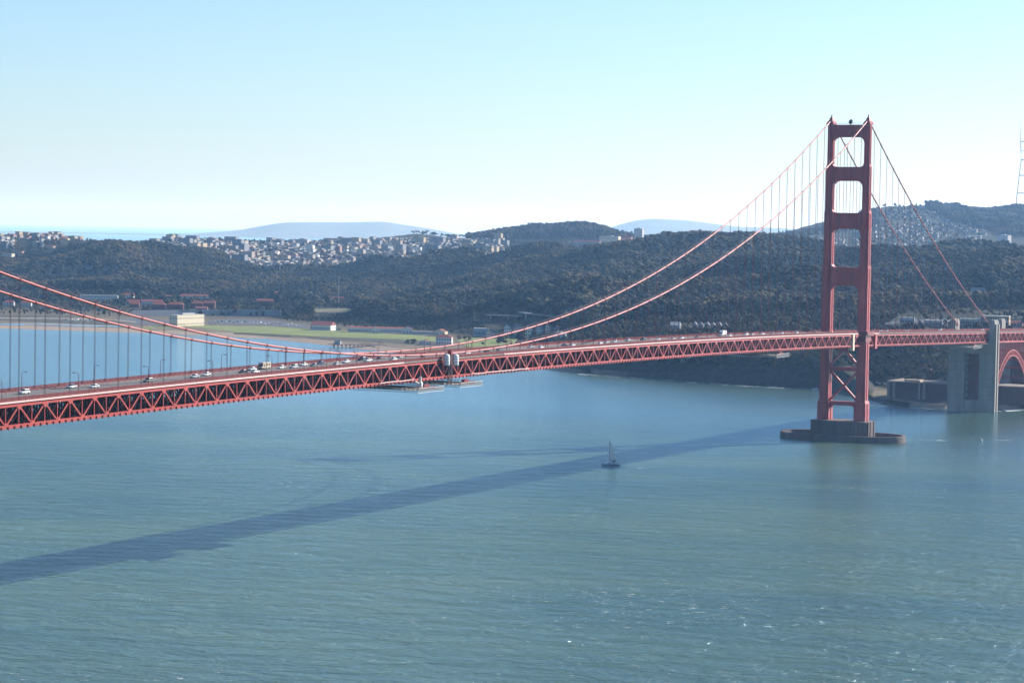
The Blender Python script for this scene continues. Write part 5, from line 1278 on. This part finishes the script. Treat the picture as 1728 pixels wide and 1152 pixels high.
MB().lathe([(.9, 0), (1.2, .4), (1.2, 4.0), (.7, 4.4), (.7, 6.6), (.85, 6.7)], 12).build('cylinder', WHITE, o, smooth=True); MB().tube([(0, -.8, 3.4), (0, -3.2, 4.3), (0, -5.5, 4.4)], .3, 8).build('duct', WHITE, o, smooth=True)

# ------------------------------------------------------------------ boats
bp = ground(1032, 785.0)
sb_ = empty('sailboat', (bp.x, bp.y, 0), math.radians(118), 'lone sailboat with grey sail and dark hull under the bridge shadow', 'sailboat')
hull = MB(); secs = [(-4.9, 1.15, 1.0), (-3.5, 1.65, .95), (-1, 1.95, .95), (2, 1.75, 1.05), (4.5, .95, 1.2), (6.3, .08, 1.4)]
vs = []; fs = []
for (y, w, h) in secs: vs += [(-w, y, h), (-w*.86, y, .0), (0, y, -.6), (w*.86, y, .0), (w, y, h)]
for i in range(len(secs)-1):
    for k in range(4): fs.append((i*5+k, i*5+k+1, i*5+k+6, i*5+k+5))
    fs.append((i*5+4, i*5, i*5+5, i*5+9))
fs.append((0, 1, 2, 3, 4)); fs.append((25, 29, 28, 27, 26))
hull.add(vs, fs); hull.build('hull', mat('navy_hull', (.26, .30, .37), rough=.3, var=.1), sb_)
MB().frustum(-1.25, 1.25, -1.2, 3.0, 1.0, -.9, .9, -.8, 2.4, 1.75).build('cabin', mat('grey_cabin', (.34, .38, .45), rough=.5, var=.1), sb_)
MB().box(-1.4, 1.4, -3.9, -1.4, .95, 1.05).build('cockpit', WOOD, sb_)
MB().frustum(-1.2, 1.2, -2.2, -.8, 1.9, -1.0, 1.0, -2.0, -1.0, 2.6).build('spray_hood', mat('navy_canvas', (.03, .045, .09), rough=.9), sb_)
MB().tube([(0, 1.6, 1.0), (0, 1.7, 16.2)], [.11, .07], 8).build('mast', DARKM, sb_)
MB().tube([(0, 1.5, 2.9), (.5, -3.4, 2.75)], .13, 8).build('boom', DARKM, sb_)
ms = MB(); n = 9; vs = []; fs = []
for i in range(n+1):
    f = i/n; w = 4.7*(1-f)**.85
    for k in range(5):
        g = k/4; vs.append((.45*math.sin(g*math.pi)*(1-f*.6)+.08*g, 1.5-w*g, 3.0+12.2*f))
for i in range(n):
    for k in range(4): fs.append((i*5+k, i*5+k+1, i*5+k+6, i*5+k+5))
ms.add(vs, fs); so_ = ms.build('mainsail', mat('grey_sail', (.78, .79, .80), rough=.8, var=.08), sb_, smooth=True)
sm = so_.modifiers.new('thickness', 'SOLIDIFY'); sm.thickness = .04
MB().tube([(0, 6.2, 1.4), (0, 1.7, 15.6)], .06, 5).build('forestay', GREYW, sb_)
MB().tube([(0, -4.8, 1.0), (0, 1.7, 16.0)], .03, 4).build('backstay', GREYW, sb_)
mb = MB()
for y in (-4.6, -3, -1, 1, 3, 5):
    for s in (-1, 1): mb.bar((s*1.5*(1-max(0, y-2)/6), y, 1.0), (s*1.5*(1-max(0, y-2)/6), y, 1.75), .05)
mb.build('stanchion', STEEL, sb_)
MB().frustum(-1.1, 1.1, -6.0, -4.9, .5, -.9, .9, -5.8, -5.0, 1.1).build('transom', WHITE, sb_)
def motorboat(px, py, rz, L, label):
    q = ground(px, py); o = empty('motorboat', (q.x, q.y, 0), rz, label, 'boat')
    MB().add([(-L*.16, -L/2, .9), (L*.16, -L/2, .9), (L*.16, L*.2, 1.0), (0, L/2, 1.2), (-L*.16, L*.2, 1.0), (-L*.11, -L/2, -.3), (L*.11, -L/2, -.3), (L*.1, L*.15, -.3), (0, L*.42, -.2), (-L*.1, L*.15, -.3)],
             [(0, 1, 2, 3, 4), (5, 9, 8, 7, 6), (0, 5, 6, 1), (1, 6, 7, 2), (2, 7, 8, 3), (3, 8, 9, 4), (4, 9, 5, 0)]).build('hull', WHITE, o)
    MB().frustum(-L*.1, L*.1, -L*.2, L*.15, 1.0, -L*.08, L*.08, -L*.18, L*.08, 2.2).build('cabin', GREYW, o)
    return o
motorboat(1376, 657.5, 1.2, 9, 'tiny white motorboat near the dark bluff left of the tower')
motorboat(1654, 743.5, 1.5, 3.4, 'tiny white motorboat on the water below the pylon')
def wake(name, poly, label):
    return surf(name, [poly], label, .55, .72)
wake('boat_wake', [(1046, 784.5), (1075, 786), (1092, 788), (1090, 790), (1060, 788.5), (1046, 786.5)], 'faint foam trail behind the sailboat')
wake('boat_wake', [(1530, 741), (1600, 742), (1652, 743), (1720, 741), (1722, 742.5), (1652, 744.8), (1600, 744), (1530, 743)], 'long thin foam line below the pylon')

# ------------------------------------------------------------------ wharf on the bay
A = ground(652, 588); Bp = ground(560, 585.5); d = (Bp-A); d.z = 0; Lw = d.length; rz = math.atan2(d.y, d.x)
wh = empty('wharf', (A.x, A.y, 0), rz, 'dark timber wharf on piles reaching into the bay', 'wharf')
MB().box(-4, Lw, -3, 3, 3.2, 3.9).box(Lw-16, Lw+4, -7, 7, 3.2, 3.85).build('deck', WOOD, wh)
pm = MB().tube([(0, 0, -2), (0, 0, 3.3)], .35, 7).mesh('pile', WOOD)
for k in range(int(Lw/5)+1):
    for s in (-2.6, 2.6): link('pile', pm, wh, (k*5, s, 0))
mb = MB()
for k in range(int(Lw/2.5)):
    for s in (-2.9, 2.9): mb.box(k*2.5-.08, k*2.5+.08, s-.08, s+.08, 3.9, 5.0)
for s in (-2.9, 2.9): mb.box(0, Lw, s-.07, s+.07, 4.9, 5.05)
mb.build('rail', WOOD, wh)
hw_ = MB().box(Lw-11, Lw-4, -3.2, 3.2, 3.85, 7.0).build('hut', GREYW, wh); MB().prism([(-3.6, 7.0), (3.6, 7.0), (0, 8.8)], 'x', Lw-11.4, Lw-3.6).build('roof', ROOFGREY, hw_)
# ------------------------------------------------------------------ long grey wall, viaduct, flagpole
def long_wall(name, pts, h, th, matl, label, cat, piers=0, panel=0):
    """a wall or viaduct along picture points (x, y of its foot)"""
    P_ = [hit(*q) for q in pts]; o = empty(name, tuple(P_[0]), 0, label, cat); b0 = P_[0]
    for i in range(len(P_)-1):
        a, b_ = P_[i]-b0, P_[i+1]-b0; a = Vector(a); b_ = Vector(b_)
        if piers:
            z0 = max(a.z, b_.z)+h
            MB().bar((a.x, a.y, z0), (b_.x, b_.y, z0), th, 1.3).build('road_slab', matl, o)
            for k in range(piers):
                q = a.lerp(b_, (k+.5)/piers); MB().box(q.x-.9, q.x+.9, q.y-.9, q.y+.9, q.z-3, z0-.6).build('pier', matl, o)
        else:
            n = max(1, panel)
            for k in range(n):
                p0 = a.lerp(b_, k/n); p1 = a.lerp(b_, (k+.985)/n)
                MB().bar((p0.x, p0.y, p0.z+h/2-.5), (p1.x, p1.y, p1.z+h/2-.5), th, h+1).build('panel', matl, o)
    return o
long_wall('retaining_wall', [(222, 534), (300, 533), (380, 532.5), (474, 533)], 9.0, 2.0, mat('wall_concrete', (.27, .285, .31), rough=.9, var=.2, scale=.05, streak=True), 'long grey retaining wall below the brick barracks', 'wall', panel=9)
long_wall('viaduct', [(820, 539), (880, 541), (935, 543)], 6.0, 9.0, mat('viaduct_concrete', (.19, .19, .20), rough=.9, var=.2, scale=.05), 'grey road viaduct on piers among trees above the house cluster', 'viaduct', piers=4)
CLEAR += [(218, 478, 3560, 3790), (818, 938, 3200, 3330)]
q = at_dist(572, 480, 4080); zq = terr1(q.x, q.y); fp = empty('flagpole', (q.x, q.y, zq), 0, 'tall thin pale flagpole among the old army buildings', 'flagpole')
MB().tube([(0, 0, 0), (0, 0, at_dist(572, 468, 4080).z-zq)], [.35, .18], 8).build('pole', WHITE, fp); MB().lathe([(.1, -.3), (.4, 0), (.1, .3)], 8, (0, 0, at_dist(572, 468, 4080).z-zq)).build('finial', CREAM, fp)
# lattice broadcasting mast on the hill at the right edge
DS = 8700; q = at_dist(1727.5, 340, DS); zb = terr1(q.x, q.y); mt = empty('broadcast_tower', (q.x, q.y, zb), 0.25, 'giant three legged broadcasting tower on the hill at the right edge', 'tower')
zs = [at_dist(1727, y, DS).z-zb for y in (345, 326, 296, 270, 255, 239)]; zs[0] = min(zs[0], 0)-3; rr = [27, 23, 17.5, 12.5, 14, 17]
for k in range(3):
    a = math.radians(180+120*k)
    MB().tube([(rr[i]*math.cos(a), rr[i]*math.sin(a), zs[i]) for i in range(6)], [1.7, 1.6, 1.5, 1.3, 1.3, 1.3], 7).build('leg', MASTP, mt)
    MB().tube([(rr[5]*math.cos(a), rr[5]*math.sin(a), zs[5]), (rr[5]*math.cos(a), rr[5]*math.sin(a), at_dist(1727, 206, DS).z-zb)], [1.2, .25], 6).build('antenna', MASTP, mt)
for i in range(1, 6):
    for k in range(3):
        a = math.radians(180+120*k); b_ = a+math.radians(120)
        MB().bar((rr[i]*math.cos(a), rr[i]*math.sin(a), zs[i]), (rr[i]*math.cos(b_), rr[i]*math.sin(b_), zs[i]), 2.2, 3.0 if i != 4 else 1.6).build('cross_beam', MASTP, mt)
# ------------------------------------------------------------------ single trees
T = [(385, 3830, 513, 'tall', 'tall dark cypress standing before the grey wall'), (374, 3850, 520, 'round', 'smaller dark tree left of the tall cypress'), (360, 3800, 529, 'bush', 'low dark bush beside the big cream building'),
     (512, 3760, 499, 'round', 'biggest dark tree clump left of the red roofed hangar'), (500, 3790, 508, 'loose', 'dark tree just left of the biggest dark clump'), (523, 3740, 512, 'spread', 'dark tree just right of the biggest dark clump'), (478, 3780, 522, 'tall', 'narrow dark tree at the right end of the grey wall'), (491, 3800, 518, 'tall', 'dark tree right of the narrow one by the grey wall'),
     (472, 4150, 490, 'round', 'dark round tree right of the white barracks by the flagpole'), (553, 4050, 493, 'round', 'dark round tree between the two red brick houses'), (540, 3900, 503, 'spread', 'broad tree below the red brick houses'),
     (205, 4250, 497, 'round', 'dark round tree at the end of the long white barracks'), (236, 4180, 510, 'round', 'dark tree left of the brick row'), (295, 4300, 500, 'round', 'round tree between the upper barracks'), (318, 4200, 505, 'tall', 'tree between the brick barracks'),
     (625, 3720, 506, 'loose', 'tall loose tree left on the mown slope'), (613, 3720, 508, 'round', 'dark tree at the right end of the mown slope'), (660, 3650, 500, 'tall', 'tall tree above the long barracks'), (684, 3600, 498, 'loose', 'tall loose tree above the right end of the barracks'),
     (776, 3080, 564, 'loose', 'ragged palm like tree right of the lifeboat station'), (786, 3100, 565, 'loose', 'second ragged tree right of the lifeboat station'), (794, 3080, 567, 'round', 'dark bush like tree before the pale flat roofed building'), (882, 3010, 556, 'round', 'dark tree in front of the house cluster'), (900, 3000, 555, 'tall', 'tall dark tree in the house cluster'), (851, 3040, 563, 'bush', 'bush at the left of the house cluster'),
     (816, 3000, 580, 'bush', 'small bush on the right lawn'), (700, 3000, 570, 'bush', 'low bush mass at the end of the long lawn'), (690, 3010, 571, 'bush', 'low bush left of the boathouse'),
     (702, 7750, 389, 'umbrella', 'flat topped tree on the bare round hill, leftmost'), (712, 7750, 389, 'round', 'tree on the bare round hill, second from left'), (719, 7760, 388.5, 'umbrella', 'flat topped tree on the bare round hill, third from left'), (730, 7760, 391, 'spread', 'tree on the bare round hill, fourth from left'), (757, 7740, 395, 'spread', 'tree on the right shoulder of the bare round hill'),
     (1489, 8420, 341, 'spread', 'lone tree on the skyline right behind the side span cable, left of two'), (1507, 8430, 342, 'round', 'lone tree on the skyline behind the side span cable, right of two'),
     (1622, 8500, 344, 'umbrella', 'flat topped tree alone on the right skyline'), (1646, 8560, 341, 'umbrella', 'flat topped tree left of the wooded right summit'),
     (1345, 7350, 376, 'umbrella', 'flat topped tree on the skyline left of the tower, right of two'), (1296, 7250, 384, 'spread', 'tree on the skyline left of the tower, left of two'),
     (198, 5420, 392, 'spread', 'tree crowning the dark wooded hill at the left')]
for (px, D, yt, kd, lb) in T: tree(px, D, yt, kd, lb, name='bush' if kd == 'bush' else 'tree')
# ------------------------------------------------------------------ the woods as one mass
def build_forest():
    P_ = np.array(PTS); cc = col_of(P_[:, 0], P_[:, 1]); DD = np.hypot(P_[:, 0]-CX, P_[:, 1]-CY)
    keep = np.ones(len(P_), bool)
    for (a, b_, c, d) in CLEAR: keep &= ~((cc > a) & (cc < b_) & (DD > c) & (DD < d))
    P_ = P_[keep]
    protos = []
    for i, k in enumerate(('round', 'spread', 'tall', 'umbrella', 'loose')):
        o = bpy.data.objects.new('forest_tree_form', CROWN[k]); protos.append(o)
    me = bpy.data.meshes.new('forest'); me.from_pydata(P_[:, :3].tolist(), [], [])
    n = len(P_)
    at = me.attributes.new('tree_scale', 'FLOAT', 'POINT'); at.data.foreach_set('value', P_[:, 3])
    at = me.attributes.new('tree_turn', 'FLOAT', 'POINT'); at.data.foreach_set('value', RNG.uniform(0, 6.28, n))
    at = me.attributes.new('tree_kind', 'INT', 'POINT'); at.data.foreach_set('value', P_[:, 4].astype(int))
    o = link('forest', me, kind='stuff', label='dense dark evergreen woods covering the hills beyond the bridge')
    ng = bpy.data.node_groups.new('plant_trees', 'GeometryNodeTree')
    ng.interface.new_socket('Geometry', in_out='INPUT', socket_type='NodeSocketGeometry'); ng.interface.new_socket('Geometry', in_out='OUTPUT', socket_type='NodeSocketGeometry')
    N = ng.nodes; Lk = ng.links
    gi_ = N.new('NodeGroupInput'); go = N.new('NodeGroupOutput'); iop = N.new('GeometryNodeInstanceOnPoints'); gt = N.new('GeometryNodeGeometryToInstance')
    for pr in reversed(protos):
        inf = N.new('GeometryNodeObjectInfo'); inf.inputs['Object'].default_value = pr; inf.inputs['As Instance'].default_value = False
        Lk.new(inf.outputs['Geometry'], gt.inputs[0])
    def attr(nm, typ):
        a = N.new('GeometryNodeInputNamedAttribute'); a.data_type = typ; a.inputs['Name'].default_value = nm; return a.outputs['Attribute']
    cx_ = N.new('ShaderNodeCombineXYZ'); Lk.new(attr('tree_turn', 'FLOAT'), cx_.inputs[2])
    Lk.new(gi_.outputs[0], iop.inputs['Points']); Lk.new(gt.outputs[0], iop.inputs['Instance']); iop.inputs['Pick Instance'].default_value = True
    Lk.new(attr('tree_kind', 'INT'), iop.inputs['Instance Index']); Lk.new(cx_.outputs[0], iop.inputs['Rotation']); Lk.new(attr('tree_scale', 'FLOAT'), iop.inputs['Scale'])
    Lk.new(iop.outputs[0], go.inputs[0])
    md = o.modifiers.new('plant_trees', 'NODES'); md.node_group = ng
    print('forest trees', n)
build_forest()
